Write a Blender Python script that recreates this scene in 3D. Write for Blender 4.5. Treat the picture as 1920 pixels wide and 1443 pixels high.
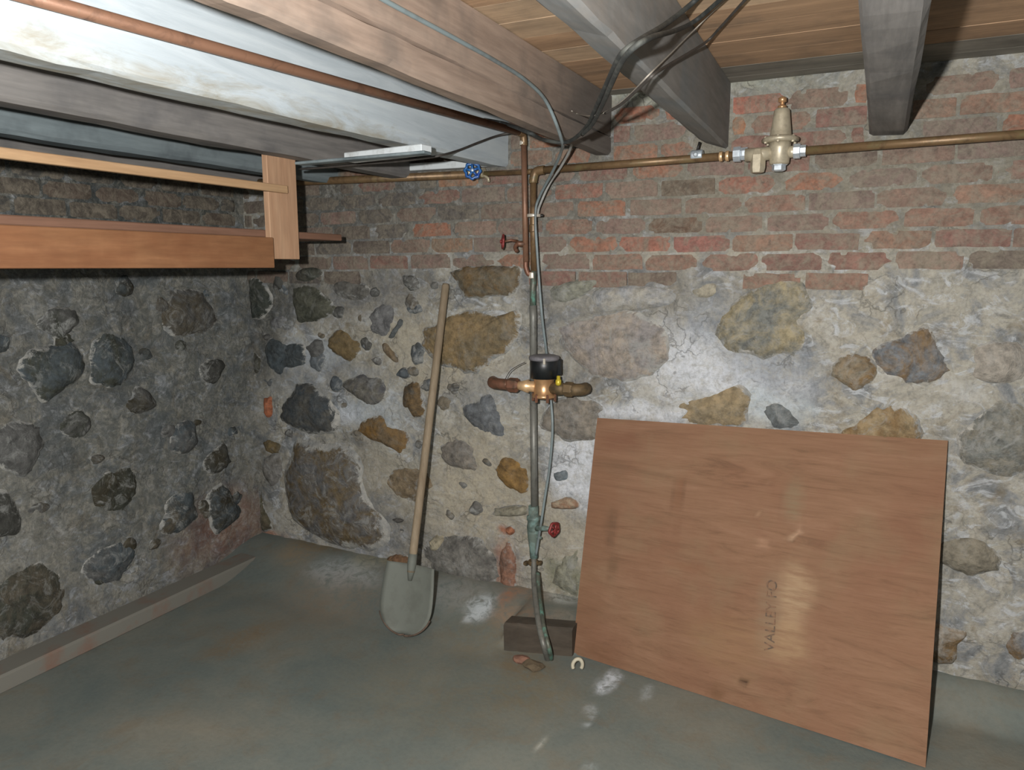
import bpy, bmesh, math, random
import numpy as np
from mathutils import Vector, Matrix, noise as mn

# ---------------------------------------------------------------- camera, world, light, exposure
scene = bpy.context.scene
for o in list(bpy.data.objects):
    bpy.data.objects.remove(o, do_unlink=True)
COL = scene.collection
FPX, CX, CY = 1399.0, 960.0, 721.5
PITCH, TH = math.radians(9.037), math.radians(26.042)
CAM = Vector((0, 0, 1.40))
FW = Vector((-math.sin(TH) * math.cos(PITCH), math.cos(TH) * math.cos(PITCH), -math.sin(PITCH)))
RT = Vector((math.cos(TH), math.sin(TH), 0))
UP = RT.cross(FW)
cd = bpy.data.cameras.new('camera')
cam = bpy.data.objects.new('camera', cd)
COL.objects.link(cam)
cd.sensor_width = 36
cd.lens = FPX / 1920 * 36
cd.clip_start = .02
cam.matrix_world = Matrix(((RT.x, UP.x, -FW.x, CAM.x), (RT.y, UP.y, -FW.y, CAM.y), (RT.z, UP.z, -FW.z, CAM.z), (0, 0, 0, 1)))
scene.camera = cam

world = bpy.data.worlds.new('world')
scene.world = world
world.use_nodes = True
world.node_tree.nodes['Background'].inputs[0].default_value = (.80, .92, 1, 1)
world.node_tree.nodes['Background'].inputs[1].default_value = .10

fl = bpy.data.lights.new('camera_flash', 'POINT')      # the photographer's flash, left of the lens
fl.energy = 300
fl.color = (1.0, .985, .96)
fl.shadow_soft_size = .018
flash = bpy.data.objects.new('camera_flash', fl)
COL.objects.link(flash)
flash.location = CAM - RT * .15 + UP * .08

vs = scene.view_settings
vs.view_transform = 'Standard'
vs.look = 'None'
vs.gamma = 1
vs.use_curve_mapping = False
vs.exposure = 0.16

D = 2.826          # back wall plane y
XL = -2.866        # left wall plane x
ZF = -.10          # floor level (wall foot is at z = 0)
ZC = 2.04          # underside of the floor boards
ZB = 1.385         # brick starts here, rubble below


def ray(px, py):
    return FW + RT * ((px - CX) / FPX) - UP * ((py - CY) / FPX)


def ax(px, py, axis, c):
    d = ray(px, py)
    return CAM + d * ((c - CAM[axis]) / d[axis])


def X(px, py, c): return ax(px, py, 0, c)
def Y(px, py, c): return ax(px, py, 1, c)
def Z(px, py, c): return ax(px, py, 2, c)
def depth(p): return (p - CAM).dot(FW)
def pxr(p, n): return n * depth(p) / FPX      # metres of n pixels at p


def lin(r, g=None, b=None):
    if g is None: r, g, b = r
    f = lambda v: (v / 255 / 12.92) if v / 255 <= .04045 else ((v / 255 + .055) / 1.055) ** 2.4
    return (f(r), f(g), f(b))


# ---------------------------------------------------------------- materials
class NT:
    def __init__(s, name):
        s.m = bpy.data.materials.new(name)
        s.m.use_nodes = True
        s.t = s.m.node_tree
        s.b = s.t.nodes['Principled BSDF']

    def n(s, typ, ins=None, **props):
        nd = s.t.nodes.new(typ)
        for k, v in props.items(): setattr(nd, k, v)
        for k, v in (ins or {}).items(): s.set(nd.inputs[k], v)
        return nd

    def set(s, sock, v):
        if isinstance(v, bpy.types.NodeSocket): s.t.links.new(v, sock)
        elif isinstance(v, tuple) and len(v) == 3 and sock.type == 'RGBA': sock.default_value = (*v, 1)
        else: sock.default_value = v

    def coord(s, scale=(1, 1, 1), rnd=True):
        tc = s.n('ShaderNodeTexCoord').outputs['Object']
        if rnd:
            oi = s.n('ShaderNodeObjectInfo').outputs['Random']
            mu = s.n('ShaderNodeMath', {0: oi, 1: 37.0}, operation='MULTIPLY').outputs[0]
            tc = s.n('ShaderNodeVectorMath', {0: tc, 1: mu}, operation='ADD').outputs[0]
        return s.n('ShaderNodeMapping', {'Vector': tc, 'Scale': scale}).outputs[0]

    def noise(s, vec, scale, detail=4, rough=.6, dist=0.0):
        return s.n('ShaderNodeTexNoise', {'Vector': vec, 'Scale': scale, 'Detail': detail, 'Roughness': rough, 'Distortion': dist}).outputs['Fac']

    def ramp(s, fac, stops):
        r = s.n('ShaderNodeValToRGB', {'Fac': fac})
        e = r.color_ramp.elements
        while len(e) < len(stops): e.new(.5)
        for q, (p, c) in zip(e, stops):
            q.position = p
            q.color = (*c, 1) if isinstance(c, tuple) else (c, c, c, 1)
        return r.outputs['Color']

    def mix(s, fac, a, b, blend='MIX'):
        nd = s.n('ShaderNodeMix', data_type='RGBA', blend_type=blend)
        s.set(nd.inputs[0], fac); s.set(nd.inputs[6], a); s.set(nd.inputs[7], b)
        return nd.outputs[2]

    def math(s, op, a, b=0.0):
        return s.n('ShaderNodeMath', {0: a, 1: b}, operation=op, use_clamp=True).outputs[0]

    def bump(s, h, strength=.4, dist=.01):
        s.set(s.b.inputs['Normal'], s.n('ShaderNodeBump', {'Height': h, 'Strength': strength, 'Distance': dist}).outputs[0])

    def out(s, col, rough=.85, metal=0.0, spec=.3):
        s.set(s.b.inputs['Base Color'], col)
        s.set(s.b.inputs['Roughness'], rough)
        s.set(s.b.inputs['Metallic'], metal)
        s.b.inputs['Specular IOR Level'].default_value = spec
        return s.m


def mat_wood(name, c1, c2, axis=1, stretch=12, scale=9, dirt=None, rough=.75, white=0.0):
    t = NT(name)
    sc = [stretch, stretch, stretch]; sc[axis] = 1
    v = t.coord(tuple(sc))
    g = t.noise(v, scale / 6, 6, .65, .6)
    col = t.ramp(g, [(.3, c1), (.7, c2)])
    w = t.coord((1, 1, 1))
    b = t.noise(w, 5, 4, .6)
    if dirt and name == 'tan_timber':
        px_ = t.n('ShaderNodeSeparateXYZ', {0: t.n('ShaderNodeNewGeometry').outputs['Position']}).outputs[1]
        e_ = t.math('ADD', t.math('MULTIPLY', t.n('ShaderNodeMapRange', {'Value': px_, 'From Min': 1.7, 'From Max': 2.9}).outputs[0], .75), t.math('MULTIPLY', b, .4))
        col = t.mix(t.ramp(e_, [(.40, 0.0), (.75, .9)]), col, lin(104, 101, 97))
    if dirt:
        col = t.mix(t.ramp(b, [(.48, 0.0), (.72, .75)]), col, dirt)
    fine = t.noise(v, scale, 3, .6)
    col = t.mix(.35, col, t.ramp(fine, [(.3, (.45, .45, .45)), (.7, (1, 1, 1))]), 'MULTIPLY')
    t.bump(g, .25, .006)
    return t.out(col, rough)


def mat_plain(name, c, rough=.5, metal=0.0, var=.25, scale=30, c2=None, lo=.45, hi=.65, spec=.5):
    t = NT(name)
    v = t.coord()
    n = t.noise(v, scale, 5, .6)
    d = c2 or tuple(k * (1 - var) for k in c)
    col = t.ramp(n, [(lo, c), (hi, d)])
    t.bump(n, .1, .003)
    return t.out(col, rough, metal, spec)


def mat_mortar():
    t = NT('lime_mortar')
    v = t.coord(rnd=False)
    a = t.noise(v, 6, 8, .68, .8)
    col = t.ramp(a, [(.30, lin(98, 103, 107)), (.42, lin(134, 136, 136)), (.52, lin(162, 158, 146)), (.70, lin(178, 178, 174))])
    b = t.noise(v, 15, 8, .74, 1.0)
    col = t.mix(t.ramp(b, [(.53, 0.0), (.64, .6)]), col, lin(106, 106, 102))
    c = t.noise(t.coord((1, 1, 1.6), rnd=False), 11, 7, .7, 1.4)
    col = t.mix(t.ramp(c, [(.53, 0.0), (.62, .75)]), col, lin(184, 188, 192))
    g = t.noise(v, 7.5, 6, .7, .6)
    col = t.mix(t.ramp(g, [(.55, 0.0), (.66, .6)]), col, lin(128, 116, 94))
    st = t.n('ShaderNodeAttribute', attribute_name='stain')
    f = t.noise(v, 24, 8, .78, .8)
    k = t.math('MULTIPLY', st.outputs['Alpha'], t.ramp(f, [(.34, 0.3), (.55, 1.0)]))
    col = t.mix(k, col, st.outputs['Color'])
    vo = t.n('ShaderNodeTexVoronoi', {'Vector': t.n('ShaderNodeVectorMath', {0: v, 1: t.n('ShaderNodeVectorMath', {0: t.n('ShaderNodeTexNoise', {'Vector': v, 'Scale': 9.0, 'Detail': 6.0}).outputs['Color'], 1: (.35, .35, .35)}, operation='MULTIPLY').outputs[0]}, operation='ADD').outputs[0], 'Scale': 7.0}, feature='DISTANCE_TO_EDGE').outputs['Distance']
    crack = t.math('MULTIPLY', t.ramp(vo, [(.012, 1.0), (.045, 0.0)]), t.ramp(t.noise(v, 5, 3), [(.5, 0.0), (.62, .45)]))
    col = t.mix(crack, col, lin(74, 72, 68))
    e = t.noise(v, 75, 4, .7)
    col = t.mix(.45, col, t.ramp(e, [(.32, (.5, .5, .5)), (.56, (1.05, 1.05, 1.05))]), 'MULTIPLY')
    h = t.math('ADD', t.math('MULTIPLY', b, .45), t.math('MULTIPLY', f, .55))
    h = t.math('SUBTRACT', h, t.math('MULTIPLY', crack, .25))
    t.bump(h, .8, .018)
    return t.out(col, .92, 0, .2)


def mat_stone():
    t = NT('rubble_stone')
    oi = t.n('ShaderNodeObjectInfo')
    v = t.coord()
    c2 = t.n('ShaderNodeAttribute', attribute_type='OBJECT', attribute_name='c2').outputs['Color']
    a = t.noise(v, 9, 6, .7, .7)
    col = t.mix(t.ramp(a, [(.40, 0.0), (.60, 1.0)]), oi.outputs['Color'], c2)
    b = t.noise(v, 34, 5, .7)
    col = t.mix(.85, col, t.ramp(b, [(.30, (.38, .38, .38)), (.60, (1.05, 1.05, 1.05))]), 'MULTIPLY')
    col = t.mix(t.ramp(t.noise(v, 23, 7, .75, 1.0), [(.56, 0.0), (.68, .7)]), col, t.mix(.5, col, lin(60, 60, 58)))
    rim = t.n('ShaderNodeAttribute', attribute_name='rim').outputs['Fac']
    s = t.noise(v, 15, 8, .76, 1.0)
    k = t.math('ADD', t.math('MULTIPLY', rim, .46), t.math('MULTIPLY', s, .8))
    k = t.ramp(k, [(.70, 0.0), (.77, 1.0)])
    sm = t.n('ShaderNodeAttribute', attribute_type='OBJECT', attribute_name='smear').outputs['Color']
    col = t.mix(k, col, t.ramp(t.noise(v, 21, 4), [(.35, lin(126, 128, 127)), (.62, lin(166, 164, 157))]))
    k2 = t.ramp(t.noise(v, 12, 8, .78, 1.4), [(.52, 0.0), (.62, 1.0)])
    k3 = t.n('ShaderNodeMix', data_type='RGBA', blend_type='MULTIPLY')
    k3.inputs[0].default_value = 1
    t.set(k3.inputs[6], k2); t.set(k3.inputs[7], sm)
    col = t.mix(k3.outputs[2], col, lin(142, 143, 140))
    t.bump(t.math('ADD', t.math('MULTIPLY', a, .6), t.math('MULTIPLY', b, .4)), .9, .02)
    return t.out(col, .85, 0, .3)


def mat_brick():
    t = NT('old_brick')
    oi = t.n('ShaderNodeObjectInfo')
    v = t.coord()
    a = t.noise(v, 13, 6, .7, .5)
    dk = t.mix(1.0, oi.outputs['Color'], (.62, .62, .64), 'MULTIPLY')
    col = t.mix(t.ramp(a, [(.42, 0.0), (.62, 1.0)]), oi.outputs['Color'], dk)
    s = t.noise(v, 17, 8, .76, 1.0)
    col = t.mix(t.ramp(s, [(.42, .18), (.60, .85)]), col, lin(128, 120, 107))
    g = t.noise(v, 28, 6, .75, .6)
    col = t.mix(t.ramp(g, [(.58, 0.0), (.68, .6)]), col, lin(86, 80, 74))
    f = t.noise(v, 80, 4, .65)
    col = t.mix(.6, col, t.ramp(f, [(.3, (.55, .55, .55)), (.58, (1.05, 1.05, 1.05))]), 'MULTIPLY')
    t.bump(t.math('ADD', t.math('MULTIPLY', s, .5), t.math('MULTIPLY', f, .5)), .8, .012)
    return t.out(col, .9, 0, .2)


def mat_floor():
    t = NT('concrete_floor')
    v = t.coord(rnd=False)
    a = t.noise(v, 2.2, 6, .6, .4)
    col = t.ramp(a, [(.3, lin(93, 103, 101)), (.5, lin(108, 113, 107)), (.7, lin(122, 120, 109))])
    b = t.noise(v, 8, 6, .7, .5)
    col = t.mix(t.ramp(b, [(.50, 0.0), (.72, .55)]), col, lin(112, 102, 86))
    f = t.noise(v, 60, 4, .65)
    col = t.mix(.3, col, t.ramp(f, [(.3, (.7, .7, .7)), (.6, (1.05, 1.05, 1.05))]), 'MULTIPLY')
    st = t.n('ShaderNodeAttribute', attribute_name='stain')
    k = t.math('MULTIPLY', st.outputs['Alpha'], t.ramp(t.noise(v, 22, 6, .75, .8), [(.36, .1), (.56, 1.0)]))
    col = t.mix(k, col, st.outputs['Color'])
    t.bump(t.math('ADD', t.math('MULTIPLY', b, .6), t.math('MULTIPLY', f, .4)), .25, .01)
    return t.out(col, .8, 0, .25)


def mat_ply():
    t = NT('weathered_plywood')
    v = t.coord((1.0, 7, 8), rnd=False)
    a = t.noise(v, 2.0, 7, .66, 1.8)
    col = t.ramp(a, [(.28, lin(104, 80, 63)), (.45, lin(122, 94, 74)), (.60, lin(128, 99, 79)), (.76, lin(134, 106, 86))])
    w = t.coord((1, 1, 1), rnd=False)
    b = t.noise(w, 3.6, 5, .6)
    col = t.mix(t.ramp(b, [(.42, 0.0), (.70, .65)]), col, lin(118, 86, 68))
    d = t.noise(w, 5.5, 5, .6)
    col = t.mix(t.ramp(d, [(.5, 0.0), (.7, .5)]), col, lin(124, 104, 82))
    fine = t.noise(t.coord((.7, 14, 20), rnd=False), 6, 5, .68, 1.2)
    col = t.mix(.32, col, t.ramp(fine, [(.32, (.6, .58, .56)), (.52, (1.03, 1.03, 1.03))]), 'MULTIPLY')
    st = t.n('ShaderNodeAttribute', attribute_name='stain')
    k = t.math('MULTIPLY', st.outputs['Alpha'], t.ramp(t.noise(v, 6, 4, .7), [(.35, .3), (.6, 1.0)]))
    col = t.mix(k, col, st.outputs['Color'])
    t.bump(fine, .2, .003)
    return t.out(col, .85, 0, .1)


def mat_whitewash():
    t = NT('whitewashed_timber')
    v = t.coord((9, 1, 9))
    g = t.noise(v, 2.2, 6, .65, .6)
    col = t.ramp(g, [(.30, lin(160, 170, 176)), (.55, lin(180, 189, 194)), (.75, lin(190, 198, 200))])
    s = t.noise(t.coord((3, 1, 3)), 4.5, 6, .72, .8)
    st = t.n('ShaderNodeAttribute', attribute_name='stain')
    k = t.math('ADD', t.math('MULTIPLY', st.outputs['Alpha'], .5), t.math('MULTIPLY', s, .75))
    col = t.mix(t.ramp(k, [(.66, 0.0), (.88, .8)]), col, lin(142, 134, 114))
    t.bump(g, .3, .006)
    return t.out(col, .8, 0, .25)


def mat_patina(name, base, green, dark, amount=.5, metal=.55, rough=.5):
    t = NT(name)
    v = t.coord()
    a = t.noise(v, 16, 6, .7, .8)
    col = t.ramp(a, [(.30, dark), (.50, base), (.78, base)])
    b = t.noise(v, 11, 6, .72, .5)
    k = t.ramp(b, [(.66 - .3 * amount, 0.0), (.78 - .3 * amount, 1.0)])
    col = t.mix(k, col, green)
    t.set(t.b.inputs['Metallic'], t.math('MULTIPLY', t.math('SUBTRACT', 1.0, k), metal))
    t.bump(a, .2, .003)
    m = t.out(col, rough, 0, .5)
    t.set(t.b.inputs['Metallic'], t.math('MULTIPLY', t.math('SUBTRACT', 1.0, k), metal))
    return m


MORTAR, STONE, BRICK, FLOOR, PLY, WHITE = mat_mortar(), mat_stone(), mat_brick(), mat_floor(), mat_ply(), mat_whitewash()
W_TAN = mat_wood('tan_timber', lin(132, 114, 101), lin(166, 147, 132), 1, 12, 8, lin(108, 99, 92))
W_GREY = mat_wood('grey_timber', lin(104, 102, 100), lin(140, 136, 132), 1, 12, 8, lin(88, 88, 90))
W_DARK = mat_wood('dusty_grey_timber', lin(116, 115, 112), lin(146, 143, 139), 1, 8, 7, lin(116, 124, 128))
W_BLUE = mat_wood('blue_grey_timber', lin(100, 112, 116), lin(132, 142, 144), 1, 10, 7, lin(70, 76, 80))
W_PLANK = mat_wood('board_tan', lin(166, 142, 116), lin(204, 174, 142), 0, 10, 8, lin(140, 122, 102))
W_PLANK2 = mat_wood('board_brown', lin(150, 122, 96), lin(186, 152, 120), 0, 10, 8, lin(124, 106, 88))
W_PLANKG = mat_wood('board_grey', lin(112, 110, 102), lin(146, 140, 128), 0, 10, 8, lin(92, 88, 80))
W_PINE = mat_wood('fresh_pine_upright', lin(166, 128, 100), lin(188, 154, 124), 2, 12, 8)
W_PINEY = mat_wood('fresh_pine_rail', lin(166, 132, 98), lin(188, 156, 120), 1, 12, 8)
W_APRON = mat_wood('orange_board', lin(120, 82, 54), lin(148, 106, 74), 1, 10, 7, lin(116, 74, 48))
W_SHELF = mat_wood('brown_shelf_board', lin(104, 76, 60), lin(136, 102, 84), 1, 10, 7)
W_OLD = mat_wood('rotten_dark_timber', lin(60, 53, 45), lin(88, 80, 70), 0, 8, 7, lin(78, 78, 72))
W_HANDLE = mat_wood('ash_shovel_handle', lin(126, 110, 89), lin(150, 136, 115), 2, 14, 8)
COPPER = mat_patina('dull_copper', lin(132, 98, 78), lin(116, 92, 72), lin(100, 74, 60), .3, .3, .5)
COPPER2 = mat_patina('tarnished_copper', lin(122, 98, 70), lin(104, 92, 62), lin(84, 66, 48), .45, .4, .45)
DKPIPE = mat_patina('blackened_pipe', lin(118, 118, 112), lin(96, 94, 86), lin(66, 66, 64), .4, .3, .5)
GREENPIPE = mat_patina('verdigris_pipe', lin(96, 98, 88), lin(96, 142, 128), lin(56, 66, 60), .62, .3, .5)
VERDI = mat_patina('verdigris_brass', lin(104, 116, 108), lin(124, 152, 148), lin(58, 78, 76), .6, .2, .55)
BRONZE = mat_plain('cast_bronze', lin(176, 166, 144), .42, .3, .2, 60, spec=.6)
BRASS = mat_plain('machined_brass', lin(196, 154, 112), .33, .6, .2, 40, spec=.6)
BRASSL = mat_plain('pale_brass', lin(222, 186, 142), .35, .5, .15, 40, spec=.6)
YELLOW = mat_plain('yellow_plug', lin(206, 184, 60), .35, .3, .2, 40)
RUSTC = mat_plain('brown_corroded_copper', lin(122, 84, 66), .5, .35, .4, 26, c2=lin(84, 66, 52))
CORR = mat_plain('crusted_bronze', lin(104, 86, 60), .65, .3, .4, 30, c2=lin(72, 62, 46))
SOLDER = mat_plain('solder', lin(214, 206, 192), .35, .4, .1, 40)
CHROME = mat_plain('galvanised_steel', lin(196, 206, 214), .32, .5, .25, 50)
BLACKP = mat_plain('black_plastic', lin(24, 27, 29), .4, 0, .3, 30)
LIDP = mat_plain('dusty_grey_plastic', lin(112, 110, 114), .5, 0, .3, 40)
BLUE = mat_plain('blue_enamel', lin(36, 92, 150), .3, 0, .3, 25, c2=lin(30, 66, 140))
RED = mat_plain('red_enamel', lin(128, 46, 44), .5, 0, .35, 40, c2=lin(92, 36, 36))
CABLE = mat_plain('grey_cable_sheath', lin(146, 146, 142), .5, 0, .3, 20)
TEAL = mat_plain('teal_grey_cable', lin(116, 128, 130), .45, 0, .3, 9, c2=lin(96, 102, 102))
BLACKC = mat_plain('black_cable_sheath', lin(36, 39, 38), .75, 0, .3, 30, c2=lin(62, 64, 60))
DKWIRE = mat_plain('dark_wire', lin(62, 58, 54), .6, 0, .3, 30)
PALEWIRE = mat_plain('pale_cord', lin(140, 134, 124), .7, 0, .2, 30)
SHOVEL = mat_plain('dusty_shovel_steel', lin(104, 108, 101), .75, .05, .15, 14, c2=lin(95, 98, 91))
RUSTEDGE = mat_plain('rusty_shovel_rim', lin(98, 82, 70), .8, .1, .4, 40, c2=lin(70, 58, 50))
SLAB = mat_plain('grey_slab', lin(112, 110, 102), .85, 0, .3, 8, c2=lin(118, 92, 78), lo=.5, hi=.72)
WPAINT = mat_plain('flaking_white_paint', lin(198, 204, 206), .7, 0, .3, 18, c2=lin(166, 168, 166), lo=.5, hi=.7)
CERAMIC = mat_plain('off_white_ring', lin(178, 172, 152), .6, 0, .2, 30)
INK = mat_plain('faded_stencil_ink', lin(92, 80, 70), .85, 0, .15, 45, c2=lin(122, 95, 76), lo=.42, hi=.54, spec=.1)
DARKIRON = mat_plain('dark_iron', lin(46, 44, 42), .5, .4, .3, 40)

# ---------------------------------------------------------------- object helpers
ORG = {}


def obj(name, bm, mat, parent=None, center=True, smooth=False):
    me = bpy.data.meshes.new(name)
    if smooth:
        for f in bm.faces: f.smooth = True
    c = Vector((0, 0, 0))
    if center and bm.verts:
        xs = [v.co for v in bm.verts]
        c = Vector([(min(p[i] for p in xs) + max(p[i] for p in xs)) / 2 for i in range(3)])
        bmesh.ops.translate(bm, verts=bm.verts, vec=-c)
    bm.to_mesh(me)
    bm.free()
    me.materials.append(mat)
    o = bpy.data.objects.new(name, me)
    COL.objects.link(o)
    ORG[o.name] = c.copy()
    if parent:
        o.parent = parent
        o.location = c - ORG[parent.name]
    else:
        o.location = c
    return o


def thing(name, label, cat, loc, group=None):
    o = bpy.data.objects.new(name, None)
    COL.objects.link(o)
    o.empty_display_size = .05
    o.location = loc
    ORG[o.name] = Vector(loc)
    return tag(o, label, cat, group)


def tag(o, label, cat, group=None):
    o['label'] = label
    o['category'] = cat
    if group: o['group'] = group
    return o


def smooth_path(pts, n=8):
    P = [Vector(p) for p in pts]
    if len(P) < 3: return P
    Q = [P[0] * 2 - P[1]] + P + [P[-1] * 2 - P[-2]]
    out = []
    for i in range(1, len(Q) - 2):
        a, b, c, d = Q[i - 1:i + 3]
        for k in range(n):
            t = k / n
            out.append(.5 * ((2 * b) + (c - a) * t + (2 * a - 5 * b + 4 * c - d) * t * t + (3 * b - a - 3 * c + d) * t ** 3))
    out.append(P[-1])
    return out


def tube(bm, pts, r, seg=12, smooth=True, n=8):
    """round bar swept along pts; r is a number or a list per input point (straight paths only)"""
    P = smooth_path(pts, n) if smooth else [Vector(p) for p in pts]
    R = r if isinstance(r, (list, tuple)) else [r] * len(P)
    rings, nrm = [], None
    for i, p in enumerate(P):
        t = (P[min(i + 1, len(P) - 1)] - P[max(i - 1, 0)]).normalized()
        if nrm is None:
            nrm = t.orthogonal().normalized()
        nrm = (nrm - t * nrm.dot(t)).normalized()
        bi = t.cross(nrm)
        rings.append([bm.verts.new(p + (nrm * math.cos(a) + bi * math.sin(a)) * R[i]) for a in [2 * math.pi * k / seg for k in range(seg)]])
    for A, B in zip(rings, rings[1:]):
        for k in range(seg):
            f = bm.faces.new((A[k], A[(k + 1) % seg], B[(k + 1) % seg], B[k]))
            f.smooth = True
    bm.faces.new(rings[0][::-1])
    bm.faces.new(rings[-1])
    return bm


def lathe(bm, o, axis, prof, seg=20, flat=False):
    """prof = [(h, r)] along axis from o"""
    axis = Vector(axis).normalized()
    u = axis.orthogonal().normalized()
    if abs(axis.z) > .9: u = (RT - axis * RT.dot(axis)).normalized()
    w = axis.cross(u)
    rings = []
    for h, r in prof:
        rings.append([bm.verts.new(Vector(o) + axis * h + (u * math.cos(a) + w * math.sin(a)) * max(r, 1e-4)) for a in [2 * math.pi * (k + .5) / seg for k in range(seg)]])
    for A, B in zip(rings, rings[1:]):
        for k in range(seg):
            f = bm.faces.new((A[k], A[(k + 1) % seg], B[(k + 1) % seg], B[k]))
            f.smooth = not flat
    bm.faces.new(rings[0][::-1])
    bm.faces.new(rings[-1])
    return bm


def box(bm, lo, hi, bevel=.003):
    r = bmesh.ops.create_cube(bm, size=1)
    vs_ = r['verts']
    for v in vs_:
        v.co = Vector([lo[i] + (v.co[i] + .5) * (hi[i] - lo[i]) for i in range(3)])
    if bevel:
        es = list({e for v in vs_ for e in v.link_edges})
        bmesh.ops.bevel(bm, geom=es, offset=bevel, segments=1, affect='EDGES')
    return bm


def B(): return bmesh.new()


def handwheel(bm, c, axis, R, r=.004, lobes=7, dish=.006):
    axis = Vector(axis).normalized()
    u = axis.orthogonal().normalized(); w = axis.cross(u)
    n = lobes * 6
    pts = []
    for k in range(n):
        a = 2 * math.pi * k / n
        rr = R * (1 + .085 * math.cos(lobes * a))
        pts.append(Vector(c) + (u * math.cos(a) + w * math.sin(a)) * rr)
    seg = 8
    rings = []
    for k, p in enumerate(pts):
        rad = (p - Vector(c)).normalized()
        rings.append([bm.verts.new(p + (rad * math.cos(b) + axis * math.sin(b)) * r) for b in [2 * math.pi * q / seg for q in range(seg)]])
    for k in range(n):
        A, C2 = rings[k], rings[(k + 1) % n]
        for q in range(seg):
            f = bm.faces.new((A[q], A[(q + 1) % seg], C2[(q + 1) % seg], C2[q])); f.smooth = True
    for k in range(5):
        a = 2 * math.pi * k / 5 + .3
        tube(bm, [Vector(c) + axis * dish, Vector(c) + (u * math.cos(a) + w * math.sin(a)) * R], r * .85, 6, False)
    lathe(bm, Vector(c) - axis * .004, axis, [(0, R * .24), (.012, R * .30), (.016, R * .26)], 12)
    return bm


def nz(x, y, z=0.0): return mn.noise(Vector((x, y, z)))


def fract(x, y, z, o=4):
    s, a, f = 0, 1, 1
    for _ in range(o):
        s += a * mn.noise(Vector((x * f, y * f, z * f))); a *= .5; f *= 2.03
    return s


def sstep(a, b, x):
    t = min(1, max(0, (x - a) / (b - a)))
    return t * t * (3 - 2 * t)


def blob_colour(x, z, blobs, warp=.05):
    """mix of soft patches; each is (x, z, rx, rz, (r,g,b), strength)"""
    wx = x + warp * nz(x * 9, z * 9, 3.1); wz = z + warp * nz(x * 9, z * 9, 7.7)
    c, a = Vector((0, 0, 0)), 0.0
    for bx, bz, rx, rz, col, s in blobs:
        d = ((wx - bx) / rx) ** 2 + ((wz - bz) / rz) ** 2
        if d < 2.2:
            k = s * math.exp(-d * d * 1.1)
            c = c * (1 - k) + Vector(col) * k
            a = a + (1 - a) * k
    if a > 0: c = c / max(a, 1e-4)
    return (*[min(1, q) for q in c], a)


def paint(o, fn):
    me = o.data
    at = me.color_attributes.new('stain', 'FLOAT_COLOR', 'POINT')
    buf = np.empty(len(me.vertices) * 4, dtype=np.float32)
    org = ORG[o.name]
    for i, v in enumerate(me.vertices):
        buf[4 * i:4 * i + 4] = fn(v.co + org)
    at.data.foreach_set('color', buf)


# ---------------------------------------------------------------- setting: walls
random.seed(7)


def mortar_h(u, z, sd):
    """how far the mortar face stands out of the wall plane"""
    k = sstep(ZB + .03, ZB - .03, z + .02 * nz(u * 5, sd, 1))
    h1 = .015 * fract(u * 4 + sd, z * 4, 2.2, 3) + .007 * fract(u * 11, z * 15, sd, 3)
    h0 = .0004 + .0040 * fract(u * 19 + sd, z * 19, 5, 3)
    return h0 * (1 - k) + h1 * k


def grid_wall(name, u0, u1, z0, z1, step, place, sd):
    nu, nzz = int((u1 - u0) / step), int((z1 - z0) / step)
    verts, faces = [], []
    for j in range(nzz + 1):
        for i in range(nu + 1):
            u = u0 + (u1 - u0) * i / nu; z = z0 + (z1 - z0) * j / nzz
            verts.append(place(u, z, mortar_h(u, z, sd)))
    for j in range(nzz):
        for i in range(nu):
            a = j * (nu + 1) + i
            faces.append((a, a + 1, a + nu + 2, a + nu + 1))
    me = bpy.data.meshes.new(name)
    me.from_pydata(verts, [], faces)
    me.polygons.foreach_set('use_smooth', [True] * len(faces))
    me.materials.append(MORTAR)
    o = bpy.data.objects.new(name, me)
    COL.objects.link(o)
    ORG[o.name] = Vector((0, 0, 0))
    o['kind'] = 'structure'
    return o


wall_back = grid_wall('wall_back', XL - .02, 1.3, -.16, ZC, .010, lambda u, z, h: (u, D - h, z), 0.0)
wall_left = grid_wall('wall_left', -.4, D + .02, -.16, ZC, .02, lambda u, z, h: (XL + h, D + .4 - u - .4, z) if False else (XL + h, u, z), 4.4)


def wb(px, py, rpx, rpy, col, s):
    p = Y(px, py, D)
    d = depth(p) / FPX
    return (p.x, p.z, rpx * d / .80, rpy * d, lin(col), s)


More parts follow.
